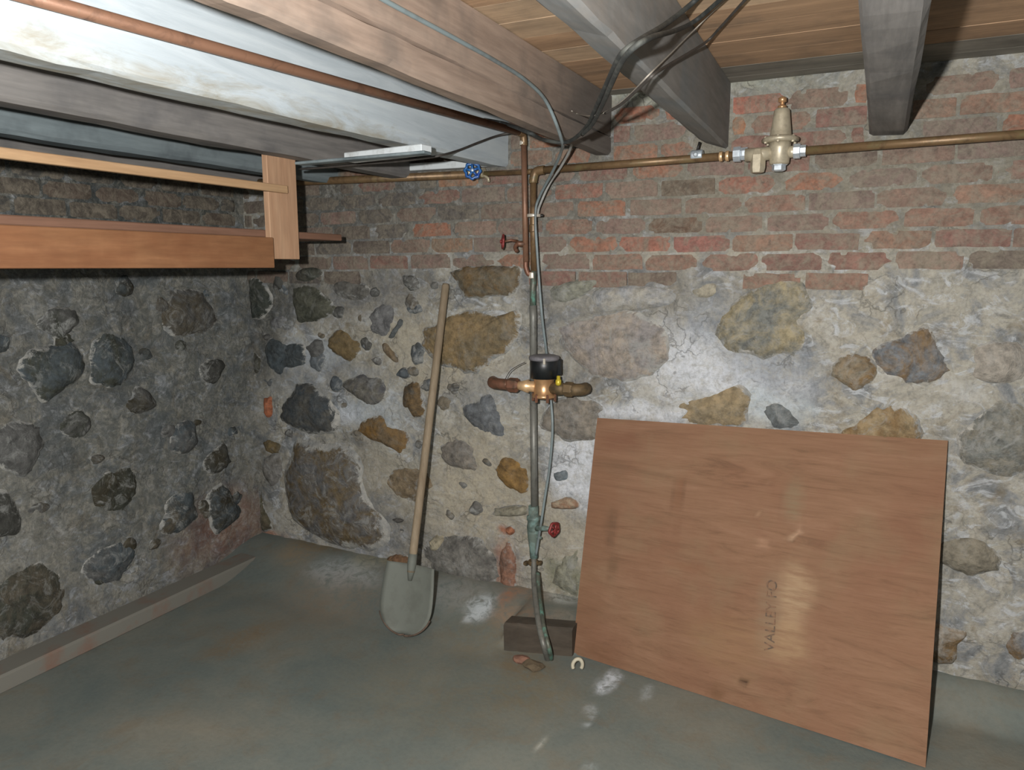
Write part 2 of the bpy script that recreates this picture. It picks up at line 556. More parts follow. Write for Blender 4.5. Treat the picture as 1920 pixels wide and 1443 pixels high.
WHT, BLU, BGE, SOOT_SHADE, RST, GRN, GRY = (206, 210, 216), (128, 136, 146), (172, 164, 146), (74, 76, 74), (156, 100, 74), (120, 124, 100), (112, 110, 106)
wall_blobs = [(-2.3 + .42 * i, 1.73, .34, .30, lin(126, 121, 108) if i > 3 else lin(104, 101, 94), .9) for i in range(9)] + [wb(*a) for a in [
    (820, 690, 130, 60, BGE, .75), (900, 880, 90, 110, BGE, .85), (700, 880, 60, 50, BGE, .7), (880, 950, 120, 90, BGE, .8), (1050, 1010, 70, 110, BGE, .6),
    (760, 620, 60, 60, BGE, .7), (860, 700, 60, 40, BGE, .8), (620, 560, 110, 50, GRY, .6), (740, 540, 90, 40, GRY, .7), (650, 900, 80, 120, GRY, .3),
    (1200, 560, 200, 60, GRY, .55), (1100, 640, 90, 100, GRY, .45), (1340, 640, 60, 110, BLU, .5), (1300, 690, 110, 60, WHT, .8), (1380, 720, 110, 40, WHT, .8), (1200, 770, 90, 24, WHT, .85), (1260, 640, 60, 50, WHT, .55),
    (1085, 850, 40, 44, WHT, 1.0), (1075, 900, 40, 60, WHT, .9), (1100, 930, 30, 40, WHT, .7), (650, 775, 26, 22, WHT, 1.0), (700, 770, 70, 34, (176, 184, 190), .7), (590, 660, 50, 30, (176, 184, 190), .7), (1440, 770, 60, 40, (180, 190, 196), .8),
    (1450, 690, 70, 50, BLU, .6), (930, 730, 70, 40, BLU, .4), (560, 700, 60, 60, BLU, .5), (660, 690, 60, 20, BLU, .5),
    (480, 620, 60, 130, SOOT_SHADE, .75), (500, 560, 70, 60, SOOT_SHADE, .7), (470, 860, 40, 160, SOOT_SHADE, .55), (560, 520, 60, 30, SOOT_SHADE, .5), (740, 990, 70, 50, GRY, .5), (660, 1000, 90, 50, (128, 132, 138), .5), (870, 1050, 90, 50, GRY, .6), (1060, 1080, 40, 40, GRN, .7), (950, 1070, 24, 60, RST, .7), (952, 995, 14, 10, RST, .9), (505, 1005, 40, 20, RST, .7), (430, 1000, 20, 30, RST, .4),  # dark blobs in the left corner also paint the flash falloff into the mortar
    (1200, 480, 200, 20, BGE, .4), (600, 400, 90, 60, SOOT_SHADE, .45), (760, 380, 90, 40, SOOT_SHADE, .4), (660, 480, 120, 30, GRY, .5), (1000, 560, 30, 60, GRY, .5), (1260, 165, 200, 30, (150, 154, 140), .7),
]]
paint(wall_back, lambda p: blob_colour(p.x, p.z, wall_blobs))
lw_blobs = [(2.3, .9, .9, 1.2, lin(70, 76, 76), .75), (2.6, .1, .3, .2, lin(126, 84, 64), .6), (1.2, 1.0, .9, 1.2, lin(84, 86, 84), .5), (2.2, 1.8, .9, .4, lin(58, 62, 60), .8)]  # grey blobs paint the dimmer flash on this angled wall into its colour
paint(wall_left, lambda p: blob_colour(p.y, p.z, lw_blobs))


def stone(parent, outline, place, hmax, c1, c2, smear=.35, sd=0.0, rimpow=3.0):
    """lumpy stone face from a (u, z) outline, set into the mortar"""
    n = len(outline)
    cu = sum(p[0] for p in outline) / n; cz = sum(p[1] for p in outline) / n
    N = 40
    am = .3 if sd == 91.0 else 1.0
    loop = []
    Q = [Vector((p[0], p[1], 0)) for p in outline]
    dense = smooth_path(Q + [Q[0]], 10)
    L = [0]
    for a, b in zip(dense, dense[1:]): L.append(L[-1] + (b - a).length)
    for k in range(N):
        s = L[-1] * k / N
        j = max(i for i in range(len(L)) if L[i] <= s)
        j = min(j, len(dense) - 2)
        t = (s - L[j]) / max(L[j + 1] - L[j], 1e-6)
        q = dense[j].lerp(dense[j + 1], t)
        e = 1.05 + am * (.08 * nz(q.x * 24, q.y * 24, sd) + .09 * nz(q.x * 60, q.y * 60, sd))
        loop.append((cu + (q.x - cu) * e, cz + (q.y - cz) * e))
    bm = B()
    rim = []
    rr = [.22, .45, .65, .8, .9, .97, 1.02]
    cv = bm.verts.new((0, 0, 0)); info = [(cv, cu, cz, 0)]
    rings = []
    for r in rr:
        ring = []
        for (u, z) in loop:
            v = bm.verts.new((0, 0, 0)); ring.append(v)
            info.append((v, cu + (u - cu) * r, cz + (z - cz) * r, r))
        rings.append(ring)
    for v, u, z, r in info:
        h = -.022 + (hmax + .022) * (1 - r ** rimpow) ** .6 if r < 1 else -.03
        h += (.014 * fract(u * 11 + sd, z * 11, 1.3, 3) + .008 * nz(u * 45, z * 45, sd)) * (1 - .5 * r)
        v.co = place(u, z, h)
        rim.append(max(0, (r - .55) / .45) if r < 1 else 1.0)
    flip = (place(0, 0, 1)[1] - place(0, 0, 0)[1]) < -.5
    for k in range(N):
        q = (k + 1) % N
        faces = [(cv, rings[0][k], rings[0][q])] + [(A[k], C2[k], C2[q], A[q]) for A, C2 in zip(rings, rings[1:])]
        for f in faces: bm.faces.new(f).smooth = True
    bmesh.ops.recalc_face_normals(bm, faces=bm.faces)
    ref = Vector(place(cu, cz, 1)) - Vector(place(cu, cz, 0))
    bm.normal_update()
    if sum((f.normal.dot(ref) for f in bm.faces)) < 0:
        bmesh.ops.reverse_faces(bm, faces=bm.faces)
    bm.verts.index_update()
    o = obj('stone', bm, STONE, parent)
    at = o.data.attributes.new('rim', 'FLOAT', 'POINT')
    at.data.foreach_set('value', rim)
    o.color = (*lin(c1), 1)
    o['c2'] = [*lin(c2)]
    o['smear'] = [smear] * 3
    return o


PB = lambda u, z, h: (u, D - h, z)
PL = lambda u, z, h: (XL + h, u, z)
z4 = (420, 480, 3.556); z5 = (900, 480, 3.179); z6 = (420, 780, 3.137); z7 = (880, 860, 3.077)
DKG, SLT, OCH, BRN, GBR, LGR, OLV, TANC = (70, 72, 64), (84, 90, 94), (138, 108, 66), (120, 98, 68), (120, 112, 100), (148, 146, 138), (86, 82, 56), (168, 160, 138)
STONES = [
    (z4, [(170, 140), (260, 160), (310, 250), (315, 350), (230, 430), (165, 380)], .03, DKG, (52, 58, 54), .3),
    (z4, [(460, 210), (560, 190), (640, 215), (760, 350), (700, 400), (640, 430), (520, 460), (460, 400), (450, 300)], .03, (64, 66, 56), (92, 92, 80), .25),
    (z4, [(460, 140), (520, 75), (640, 70), (660, 120), (600, 170), (480, 170)], .02, (84, 78, 70), DKG, .35),
    (z4, [(700, 160), (780, 150), (870, 170), (960, 200), (990, 250), (900, 300), (800, 290), (720, 240)], .012, (112, 110, 106), (90, 88, 82), .7),
    (z4, [(690, 560), (740, 490), (830, 485), (890, 540), (920, 640), (840, 710), (770, 670), (690, 610)], .02, (122, 104, 74), (104, 90, 64), .1),
    (z4, [(270, 580), (330, 530), (450, 560), (550, 590), (555, 700), (500, 750), (410, 760), (400, 800), (340, 790), (280, 720)], .03, (76, 84, 88), (60, 64, 64), .25),
    (z4, [(195, 640), (240, 680), (250, 760), (215, 800), (170, 760), (170, 670)], .02, (62, 60, 50), (74, 74, 66), .3),
    (z4, [(950, 400), (1050, 310), (1140, 320), (1160, 420), (1090, 560), (1030, 540), (960, 480)], .012, (116, 116, 116), (92, 92, 92), .75),
    (z4, [(1180, 400), (1215, 420), (1140, 540), (1095, 570), (1090, 545)], .015, (88, 92, 92), (70, 72, 70), .2),
    (z4, [(1045, 570), (1080, 560), (1160, 690), (1140, 710), (1060, 640)], .015, (122, 106, 84), (96, 86, 72), .2),
    (z4, [(480, 850), (560, 840), (640, 900), (720, 960), (760, 1040), (740, 1170), (600, 1185), (520, 1170), (380, 1100), (370, 1000), (450, 920)], .035, (84, 82, 76), (66, 72, 76), .2),
    (z4, [(770, 860), (850, 810), (950, 790), (1060, 830), (1090, 900), (1030, 1000), (950, 995), (860, 930)], .02, (110, 106, 96), (90, 90, 92), .45),
    (z4, [(1200, 870), (1290, 840), (1330, 960), (1340, 1060), (1270, 1085), (1220, 1020), (1185, 1000)], .02, (118, 96, 66), (72, 64, 52), .15),
    (z4, [(880, 1160), (940, 1070), (1050, 1060), (1130, 1120), (1240, 1190), (1235, 1280), (1210, 1345), (1150, 1300), (1040, 1250), (960, 1220)], .025, (128, 98, 54), (112, 96, 74), .12),
    (z4, [(1310, 500), (1400, 450), (1480, 400), (1600, 360), (1720, 370), (1850, 390), (1980, 350), (1975, 500), (1900, 620), (1800, 700), (1690, 780), (1560, 770), (1450, 740), (1360, 670), (1310, 590)], .03, (136, 116, 84), (112, 100, 78), .2),
    (z4, [(1510, 110), (1580, 70), (1700, 60), (1900, 60), (1985, 80), (1990, 180), (1930, 260), (1800, 270), (1620, 275), (1560, 200)], .03, (104, 98, 84), (110, 90, 62), .15),
    (z4, [(1570, 990), (1680, 960), (1780, 900), (1830, 970), (1890, 1100), (1905, 1200), (1820, 1215), (1700, 1170), (1600, 1080)], .02, (108, 112, 116), (88, 90, 92), .4),
    (z4, [(1430, 1260), (1540, 1210), (1640, 1250), (1700, 1310), (1690, 1430), (1560, 1420), (1450, 1360)], .02, (134, 126, 114), (118, 114, 108), .35),
    (z4, [(245, 1240), (320, 1215), (390, 1260), (370, 1320), (290, 1310)], .02, (112, 96, 66), (86, 80, 64), .25),
    (z6, [(380, 200), (440, 140), (600, 170), (720, 180), (800, 260), (820, 420), (880, 520), (950, 600), (950, 740), (800, 780), (640, 750), (500, 670), (400, 600), (360, 480), (355, 330)], .06, (104, 90, 66), (100, 100, 100), .6),
    (z6, [(920, 370), (1000, 310), (1090, 295), (1220, 320), (1290, 410), (1230, 490), (1100, 530), (1000, 470)], .012, (142, 126, 102), (116, 102, 82), .5),
    (z6, [(120, 400), (160, 430), (240, 540), (280, 650), (220, 680), (150, 600)], .02, (76, 74, 56), (96, 88, 72), .3),
    (z6, [(1170, 760), (1250, 700), (1400, 700), (1500, 700), (1590, 790), (1620, 860), (1610, 1000), (1480, 1010), (1300, 950), (1180, 870)], .03, (124, 122, 116), (96, 94, 90), .65),
    (z6, [(930, 850), (1000, 815), (1090, 825), (1090, 875), (960, 880)], .02, (116, 94, 70), (132, 96, 72), .2),
    (z6, [(1210, 730), (1260, 690), (1310, 730), (1290, 790), (1220, 790)], .03, TANC, (140, 132, 112), .2),
    (z6, [(990, 605), (1030, 595), (1065, 610), (1030, 625)], .012, (86, 84, 80), (104, 102, 98), .1),
    (z7, [(140, 60), (180, -20), (260, -30), (340, 0), (345, 200), (250, 180), (190, 140)], .022, (140, 110, 66), (112, 90, 58), .1),
    (z7, [(140, 285), (240, 272), (335, 275), (335, 320), (230, 332), (130, 325)], .025, (148, 144, 128), (128, 124, 108), .3),
    (z7, [(460, 250), (550, 215), (620, 230), (635, 285), (480, 290)], .022, (152, 140, 120), (140, 104, 82), .3),
    (z7, [(205, 400), (240, 388), (262, 420), (235, 445), (210, 430)], .010, (168, 112, 84), (146, 98, 74), .2),
    (z7, [(470, 720), (500, 620), (560, 530), (640, 520), (640, 790), (560, 780)], .025, (142, 142, 128), (116, 114, 96), .6),
    (z7, [(480, 80), (560, 60), (570, 120), (500, 130)], .012, (112, 122, 128), (96, 102, 106), .3),
    (z5, [(370, 950), (450, 860), (560, 830), (700, 860), (760, 900), (720, 960), (690, 1090), (520, 1110), (420, 1060), (360, 1030)], .020, (136, 128, 116), (118, 114, 108), .4),
    (z5, [(440, 420), (600, 350), (860, 330), (1060, 380), (1130, 480), (1120, 620), (1000, 720), (850, 760), (680, 720), (560, 620), (470, 540)], .022, (152, 142, 130), (134, 130, 128), .55),
    (z5, [(1390, 430), (1450, 330), (1600, 200), (1750, 140), (1920, 120), (2000, 300), (1950, 560), (1790, 600), (1600, 600), (1430, 540)], .026, (112, 114, 110), (148, 138, 112), .5),
    (z5, [(1120, 900), (1230, 850), (1440, 790), (1560, 770), (1620, 830), (1600, 920), (1580, 1010), (1400, 1030), (1150, 990)], .012, (146, 130, 102), (130, 118, 96), .15),
    (z5, [(1690, 890), (1780, 865), (1900, 950), (1990, 1040), (1750, 1030), (1680, 960)], .010, (112, 118, 120), (96, 100, 100), .4),
    (z5, [(640, 240), (760, 180), (1000, 170), (1220, 200), (1260, 270), (1000, 320), (700, 330)], .020, (160, 156, 146), (148, 150, 152), .6),
    (z5, [(380, 200), (520, 140), (740, 130), (640, 220), (540, 280), (400, 270)], .015, (138, 138, 124), (116, 116, 108), .6),
    (z5, [(1240, 200), (1320, 150), (1420, 170), (1400, 240), (1280, 260)], .012, (160, 154, 138), (146, 140, 124), .4),
    (z4, [(265, 935), (325, 930), (330, 1060), (280, 1068)], .02, (170, 104, 72), (140, 88, 66), .15),
    (z4, [(330, 400), (420, 390), (440, 470), (340, 500), (300, 450)], .012, (132, 134, 136), (112, 112, 112), .6),
    (z6, [(240, 240), (330, 210), (350, 330), (290, 420), (230, 330)], .03, (124, 122, 118), (100, 96, 88), .6),
    (z6, [(640, 560), (700, 540), (760, 640), (690, 700)], .02, (110, 110, 112), (130, 132, 134), .5),
]
taken = []
for si, (zz, poly, hm, c1, c2, sm) in enumerate(STONES):
    out = []
    for (qx, qy) in poly:
        p = Y(zz[0] + qx / zz[2], zz[1] + qy / zz[2], D)
        out.append((p.x, p.z))
    out = [(max(XL + .015, u), z) for u, z in out]
    stone(wall_back, out, PB, hm, c1, c2, sm, si * 1.7)
CLASH = []
for (zz, poly, *_r) in STONES:
    P_ = [Y(zz[0] + a / zz[2], zz[1] + b / zz[2], D) for a, b in poly]
    cx_ = sum(p.x for p in P_) / len(P_); cz_ = sum(p.z for p in P_) / len(P_)
    CLASH.append((cx_, cz_, sum(((p.x - cx_) ** 2 + (p.z - cz_) ** 2) ** .5 for p in P_) / len(P_)))
# brick standing on end low in the back wall
pts = [Y(a, b, D) for a, b in [(937, 1034), (941, 1018), (957, 1014), (967, 1040), (969, 1080), (968, 1122), (952, 1128), (936, 1124), (935, 1080)]]
redbrick_outline = [(p.x, p.z) for p in pts]
stone(wall_back, redbrick_outline, PB, .018, (140, 104, 86), (120, 94, 80), .5, 91.0)


def scatter(parent, u0, u1, z0, z1, place, n, cols, sd, clash=(), r0=.05, r1=.15, hm=(.012, .035), sms=(.2, .6)):
    rnd = random.Random(sd)
    got = list(clash)
    tries = 0
    cnt = 0
    while cnt < n and tries < 4000:
        tries += 1
        r = rnd.uniform(r0, r1)
        u = rnd.uniform(u0 + r, u1 - r); z = rnd.uniform(z0 + r * .8, z1 - r * .8)
        if any((u - a) ** 2 + (z - b) ** 2 < (r + c) ** 2 * .92 for a, b, c in got): continue
        got.append((u, z, r)); cnt += 1
        k = rnd.randint(7, 9); ph = rnd.random() * 6; sq = rnd.uniform(.65, .95)
        ol = []
        for i in range(k):
            a = ph + 2 * math.pi * i / k
            q = r * rnd.uniform(.68, 1.18)
            ol.append((u + q * math.cos(a), z + q * sq * math.sin(a)))
        c1, c2 = rnd.choice(cols), rnd.choice(cols)
        stone(parent, ol, place, rnd.uniform(*hm), c1, c2, rnd.uniform(*sms), rnd.random() * 50)


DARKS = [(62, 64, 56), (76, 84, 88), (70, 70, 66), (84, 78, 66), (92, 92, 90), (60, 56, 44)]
MIDS = [(128, 122, 108), (112, 114, 110), (146, 130, 102), (120, 98, 68), (150, 144, 134), (108, 112, 116)]
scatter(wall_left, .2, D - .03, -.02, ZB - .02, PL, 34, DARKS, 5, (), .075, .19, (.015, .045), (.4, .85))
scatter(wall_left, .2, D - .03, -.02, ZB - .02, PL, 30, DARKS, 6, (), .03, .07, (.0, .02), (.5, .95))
scatter(wall_back, XL + .05, -1.35, .03, ZB - .03, PB, 26, [(104, 102, 98), (118, 118, 114), (92, 91, 88), (112, 104, 90), (100, 106, 110)], 21, CLASH, .022, .06, (.000, .012), (.8, 1.0))
scatter(wall_back, XL + .05, -1.75, .75, ZB - .01, PB, 16, [(96, 96, 94), (86, 92, 96), (78, 78, 74), (106, 104, 100)], 33, CLASH, .045, .10, (.004, .022), (.6, .9))
scatter(wall_back, -.17, 1.2, .0, ZB - .03, PB, 22, MIDS, 8)

# joists: (x of right lower edge at wall, width, underside z, material, slope in x per metre)
JOISTS = [
    (-.521, .100, 1.826, W_DARK, .0345),
    (-.960, .070, 1.820, W_TAN, 0),
    (-1.398, .105, 1.800, WHITE, 0),
    (-1.838, .100, 1.775, W_GREY, 0),
    (-2.270, .100, 1.775, W_BLUE, 0),
    (-2.700, .100, 1.775, W_GREY, 0),
    (.045, .110, 1.82, W_GREY, 0),
    (.500, .105, 1.82, W_DARK, 0),
    (.950, .105, 1.82, W_GREY, 0),
]

# bricks
CRS = .0682
ROW0 = 1.6905
brick_meshes = []


def brick_bm(L, H, sd):
    bm = B()
    nx, nzq = 5, 2
    dep = .05
    front = []
    for j in range(nzq + 1):
        row = []
        for i in range(nx + 1):
            x = -L / 2 + L * i / nx; z = -H / 2 + H * j / nzq
            ex = min(i, nx - i); ez = min(j, nzq - j)
            y = -dep / 2 + (.004 if ex == 0 or ez == 0 else 0) + .0022 * nz(x * 30, z * 30, sd)
            if ex == 0 and ez == 0: y += .004
            row.append(bm.verts.new((x + .003 * nz(z * 60, sd, 1.0) * (ex == 0), y, z + .0035 * nz(x * 25, sd, 4.0) * (ez == 0))))
        front.append(row)
    for j in range(nzq):
        for i in range(nx):
            bm.faces.new((front[j][i], front[j][i + 1], front[j + 1][i + 1], front[j + 1][i]))
    loop = front[0] + [r[-1] for r in front[1:]] + front[-1][-2::-1] + [r[0] for r in front[-2:0:-1]]
    back = [bm.verts.new((v.co.x, dep / 2, v.co.z)) for v in loop]
    n = len(loop)
    for k in range(n):
        bm.faces.new((loop[(k + 1) % n], loop[k], back[k], back[(k + 1) % n]))
    bm.faces.new(back[::-1])
    return bm


def brick_mesh(L, sd):
    key = round(L / .02) * .02
    for k, s, me in brick_meshes:
        if abs(k - key) < 1e-6 and s == sd % 3: return me, key
    bm = brick_bm(key, .0575, sd % 3 * 9.1 + key)
    me = bpy.data.meshes.new('brick')
    bmesh.ops.recalc_face_normals(bm, faces=bm.faces)
    bm.to_mesh(me); bm.free()
    me.materials.append(BRICK)
    brick_meshes.append((key, sd % 3, me))
    return me, key


rb = random.Random(3)
REDS = [(144, 110, 96), (138, 102, 92), (136, 111, 99), (132, 108, 100), (148, 116, 99), (134, 98, 90), (140, 117, 105), (126, 108, 101)]
ORNG = [(160, 110, 88), (158, 106, 86), (152, 110, 92)]
SOOTB = [(100, 90, 84), (106, 95, 88), (88, 85, 84), (114, 99, 90), (120, 101, 92), (92, 88, 84)]
SPECIAL = [(1290, 348, (98, 84, 72)), (1268, 424, (104, 80, 66)), (808, 442, (162, 108, 86)), (1190, 210, (160, 104, 84)), (1250, 205, (164, 104, 84)),
           (880, 350, (168, 124, 96)), (985, 345, (166, 118, 96)), (1400, 180, (172, 108, 92)), (1400, 230, (176, 124, 92)), (1310, 460, (150, 100, 92)),
           (1090, 465, (158, 110, 90)), (1215, 460, (164, 108, 92)), (1430, 490, (182, 128, 92)), (1170, 280, (158, 112, 90)), (830, 470, (150, 118, 96)),
           (660, 320, (140, 104, 86)), (1020, 265, (170, 112, 84)), (700, 350, (128, 92, 84)), (1395, 345, (160, 104, 88)), (1110, 345, (150, 104, 90))]
SPECW = [(Y(a, b, D).x, Y(a, b, D).z, c) for a, b, c in SPECIAL]


def lay_bricks(parent, u0, u1, left):
    row = -4 if not left else -4
    for k in range(-5, 6):
        zc = ROW0 + CRS * k
        if k == 5: continue
        off = {0: -.661, -1: -.566, -2: -.70, -3: -.60, -4: -.50}.get(k, -.661 + .1 * (k % 2)) if not left else .1 * (k % 2)
        # blocked spans where joists enter
        blocks = []
        if not left:
            for (xr, w, zb, m, sl) in JOISTS:
                if zc + .03 > zb: blocks.append((xr - w - .012, xr + .012))
        i0 = int((u0 - off) / .214) - 2
        for i in range(i0, i0 + 40):
            c = off + i * .214
            a, b = c - .1 + rb.uniform(-.005, .005), c + .1 + rb.uniform(-.005, .005)
            if b < u0 or a > u1: continue
            a, b = max(a, u0), min(b, u1)
            segs = [(a, b)]
            for (p, q) in blocks:
                ns = []
                for (s, e) in segs:
                    if q <= s or p >= e: ns.append((s, e)); continue
                    if p - s > .03: ns.append((s, p))
                    if e - q > .03: ns.append((q, e))
                segs = ns
            if k == -5 and (rb.random() < .45 or left): continue
            for (s, e) in segs:
                if e - s < .03: continue
                if k == -5 and any(abs((s + e) / 2 - x) < .16 for x in (-1.55, -1.7)): continue
                me, key = brick_mesh(e - s, rb.randint(0, 2))
                o = bpy.data.objects.new('brick', me)
                COL.objects.link(o)
                o.parent = parent
                pr = rb.uniform(.0045, .0085)
                cu = (s + e) / 2
                if left:
                    o.location = (XL + pr - .025, cu, zc)
                    o.rotation_euler = (rb.uniform(-.015, .015), 0, math.pi / 2)
                else:
                    o.location = (cu, D - pr + .025, zc + .004 * math.sin(cu * 3))
                    o.rotation_euler = (0, rb.uniform(-.014, .014), 0)
                o.scale = ((e - s) / key, 1, rb.uniform(.95, 1.05))
                t = sstep(-1.1, -2.5, cu) if not left else 1
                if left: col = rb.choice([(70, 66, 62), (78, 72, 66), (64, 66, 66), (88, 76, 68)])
                else:
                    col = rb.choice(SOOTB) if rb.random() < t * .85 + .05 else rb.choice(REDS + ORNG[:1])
                    if k >= 2 and cu > -1.3: col = rb.choice(REDS + ORNG)
                    for (sx, sz, sc) in SPECW:
                        if abs(cu - sx) < .085 and abs(zc - sz) < .034: col = sc
                o.color = (*lin(col), 1)


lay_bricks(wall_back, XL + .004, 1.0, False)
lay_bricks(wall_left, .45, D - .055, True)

# ---------------------------------------------------------------- setting: floor and ceiling


def floor_z(x, y):
    a = sstep(2.36, D, y) * .10                                  # cement fillet sloping up to the wall
    yb = 2.455 + .075 * (x + 1.234) / .26
    b = .102 * sstep(yb + .02, yb + .065, y)                     # bench behind the timber
    kb = sstep(-1.27, -1.235, x) * sstep(-.945, -.975, x)
    c = .10 * sstep(2.66, D, y)
    kc = sstep(-1.0, -.96, x)
    h = a * (1 - kc) + c * kc
    h = h * (1 - kb) + b * kb
    return ZF + h + .006 * fract(x * 1.7, y * 1.7, 0, 3) * (1 - sstep(2.3, 2.45, y) * .5)


fx0, fx1, fy0, fy1, fs = XL - .02, 1.4, -.6, D + .02, .02
verts, faces = [], []
nx, ny = int((fx1 - fx0) / fs), int((fy1 - fy0) / fs)
for j in range(ny + 1):
    for i in range(nx + 1):
        x = fx0 + fs * i; y = fy0 + (fy1 - fy0) * j / ny
        verts.append((x, y, floor_z(x, y)))
for j in range(ny):
    for i in range(nx):
        a = j * (nx + 1) + i
        faces.append((a, a + 1, a + nx + 2, a + nx + 1))
me = bpy.data.meshes.new('floor')
me.from_pydata(verts, [], faces)
me.polygons.foreach_set('use_smooth', [True] * len(faces))
me.materials.append(FLOOR)
floor = bpy.data.objects.new('floor', me)
COL.objects.link(floor)
ORG['floor'] = Vector((0, 0, 0))
floor['kind'] = 'structure'


def fb(px, py, rpx, rpy, col, s, z=ZF):
    p = Z(px, py, z); q = Z(px, py + 1, z)
    d = depth(p) / FPX
    return (p.x, p.y, rpx * d, rpy * (p - q).length, lin(col), s)


floor_blobs = [fb(*a) for a in [
    (900, 1165, 24, 16, (190, 200, 206), 1.0), (880, 1175, 10, 8, (190, 200, 206), .8), (1128, 1285, 20, 18, (196, 204, 212), 1.0), (1150, 1268, 18, 10, (196, 204, 212), .9), (1108, 1335, 12, 12, (160, 168, 170), .8), (1098, 1360, 10, 8, (160, 168, 170), .8), (1208, 1298, 12, 16, (160, 168, 170), .7), (1012, 1400, 4, 22, (170, 172, 164), .8), (1110, 1440, 20, 8, (150, 160, 160), .5),
    (600, 1022, 60, 8, (104, 92, 70), .8, 0), (720, 1048, 60, 8, (112, 104, 80), .8, 0), (880, 1080, 60, 8, (108, 104, 92), .7, 0), (950, 1112, 16, 14, (150, 108, 84), .9, 0), (650, 1075, 70, 14, (156, 166, 170), .85, -.03),
    (640, 1060, 70, 20, (158, 164, 164), .6, 0), (700, 1045, 40, 16, (150, 148, 130), .6, 0), (560, 1030, 50, 14, (140, 120, 92), .5, 0), (620, 1130, 120, 40, (126, 112, 96), .5), (990, 1250, 60, 24, (112, 92, 62), .55), (1000, 1300, 90, 40, (120, 104, 74), .4), (930, 1210, 120, 40, (118, 106, 84), .4), (450, 1200, 40, 40, (120, 98, 70), .5), (860, 1120, 70, 24, (150, 150, 146), .5, -.05), (1000, 1110, 60, 14, (152, 120, 96), .5, 0), (1055, 1120, 40, 14, (178, 182, 178), .9, -.005), (960, 1140, 50, 16, (150, 124, 102), .6, -.005),
    (800, 1300, 200, 70, (116, 108, 88), .3), (1010, 1165, 60, 14, (140, 120, 104), .6, -.005), (1060, 1160, 40, 16, (146, 140, 128), .6, -.005)]]
paint(floor, lambda p: blob_colour(p.x, p.y, floor_blobs, .03))

# ceiling: the boards of the floor above
bm = B()
box(bm, (XL - .05, -.7, ZC + .027), (1.45, D + .12, ZC + .05), 0)
ceiling = obj('ceiling', bm, W_PLANKG, center=False)
ceiling['kind'] = 'structure'
rp = random.Random(11)
y = D + .06
k = 0
BW = .142
while y > -.6:
    cuts = [XL - .03]
    js = sorted([j[0] - j[1] / 2 for j in JOISTS])
    first = rp.choice(js[1:4]); second = rp.choice(js[5:8])
    cuts += [first, second, 1.4]
    for a, b in zip(cuts, cuts[1:]):
        bm = B()
        box(bm, (a + .0008, y - BW + .0022, ZC - rp.uniform(0, .002)), (b - .0008, y, ZC + .026), 0)
        mt = W_PLANKG if k == 0 or (k == 1 and a > -.8) else rp.choice([W_PLANK, W_PLANK, W_PLANK2])
        obj('plank', bm, mt, ceiling)
    y -= BW
    k += 1

# joists
JL = [
    ('dusty dark grey joist right of the brick panel, carrying black cable over its edge', None),
    ('tan brown joist with a teal cable along its side and a long drying crack', None),
    ('whitewashed joist with brown stained lower edge beside the overhead copper pipe', None),
    ('bare grey joist next to the white joist, above the pine hanger board', None),
    ('blue grey joist behind the pine hanger board, second from the left wall', None),
    ('grey joist closest to the left wall above the hanging shelf', None),
    ('grey joist right of the bronze pressure regulator', None),
    ('dark grey joist two bays right of the pressure regulator', None),
    ('outermost grey joist at the far right of the ceiling', None),
]
ji = 0
joist_obs = []
for (xr, w, zb, m, sl), (lab, _) in zip(JOISTS, JL):
    bm = B()
    x0, x1, zt = xr - w, xr, ZC - .004
    wane = .030 if ji in (0,) else .012
    prof = [(x0, zt), (x0, zb + wane), (x0 + wane * .8, zb + .002), (x1 - .012, zb), (x1, zb + .012)]
    if ji == 1: prof += [(x1, zb + .062), (x1 - .012, zb + .066), (x1, zb + .070)]
    if ji == 0: prof = [(x0 - .004, zt), (x0 - .004, zb + .030), (x0 + .02, zb + .012), (x1 - .01, zb - .010), (x1, zb - .002)]
    prof += [(x1, zb + .14), (x1, zt)]
    n = 44
    rings = []
    zs = (X(421, 188, x1).z - zb) / (D - X(421, 188, x1).y) if m is WHITE else 0
    ys = [D + .07 - (D + .07 + 1.0) * (i / n) for i in range(n + 1)]
    for y in ys:
        ring = []
        for q, (x, z) in enumerate(prof):
            if z < zt - .001:
                z = z + .005 * nz(y * 2.2, x * 40, q * .7) + (.004 * nz(y * 9, q, 2))
                z = z + zs * (D - y) * (1 if z < zt - .05 else 0)
                x = x + .004 * nz(y * 2.6, z * 20, q * 1.3 + 5)
            ring.append(bm.verts.new((x + sl * (D - y), y, z)))
        rings.append(ring)
    for A, C2 in zip(rings, rings[1:]):
        for q in range(len(prof)):
            bm.faces.new((A[q], A[(q + 1) % len(prof)], C2[(q + 1) % len(prof)], C2[q]))
    bm.faces.new(rings[0]); bm.faces.new(rings[-1][::-1])
    bmesh.ops.recalc_face_normals(bm, faces=bm.faces)
    o = obj('ceiling_joist', bm, m)
    tag(o, lab, 'joist', 'joists under the floor boards')
    if m is WHITE:
        paint(o, lambda p: (.3, .25, .15, sstep(zb + .075, zb - .03, p.z) * .9 * (.5 + .5 * sstep(2.6, 2.0, p.y))))
    joist_obs.append(o)
    ji += 1

# ---------------------------------------------------------------- plywood sheet
e = Vector((.991, -.134, 0)).normalized()
B1 = Vector((-.984, 2.552, -.098)); T1 = Y(1120, 783, D - .035)
WPL = 1.22
B2 = B1 + e * WPL; T2 = T1 + Vector((1, 0, .027)) * WPL
B2.z = ZF + .003


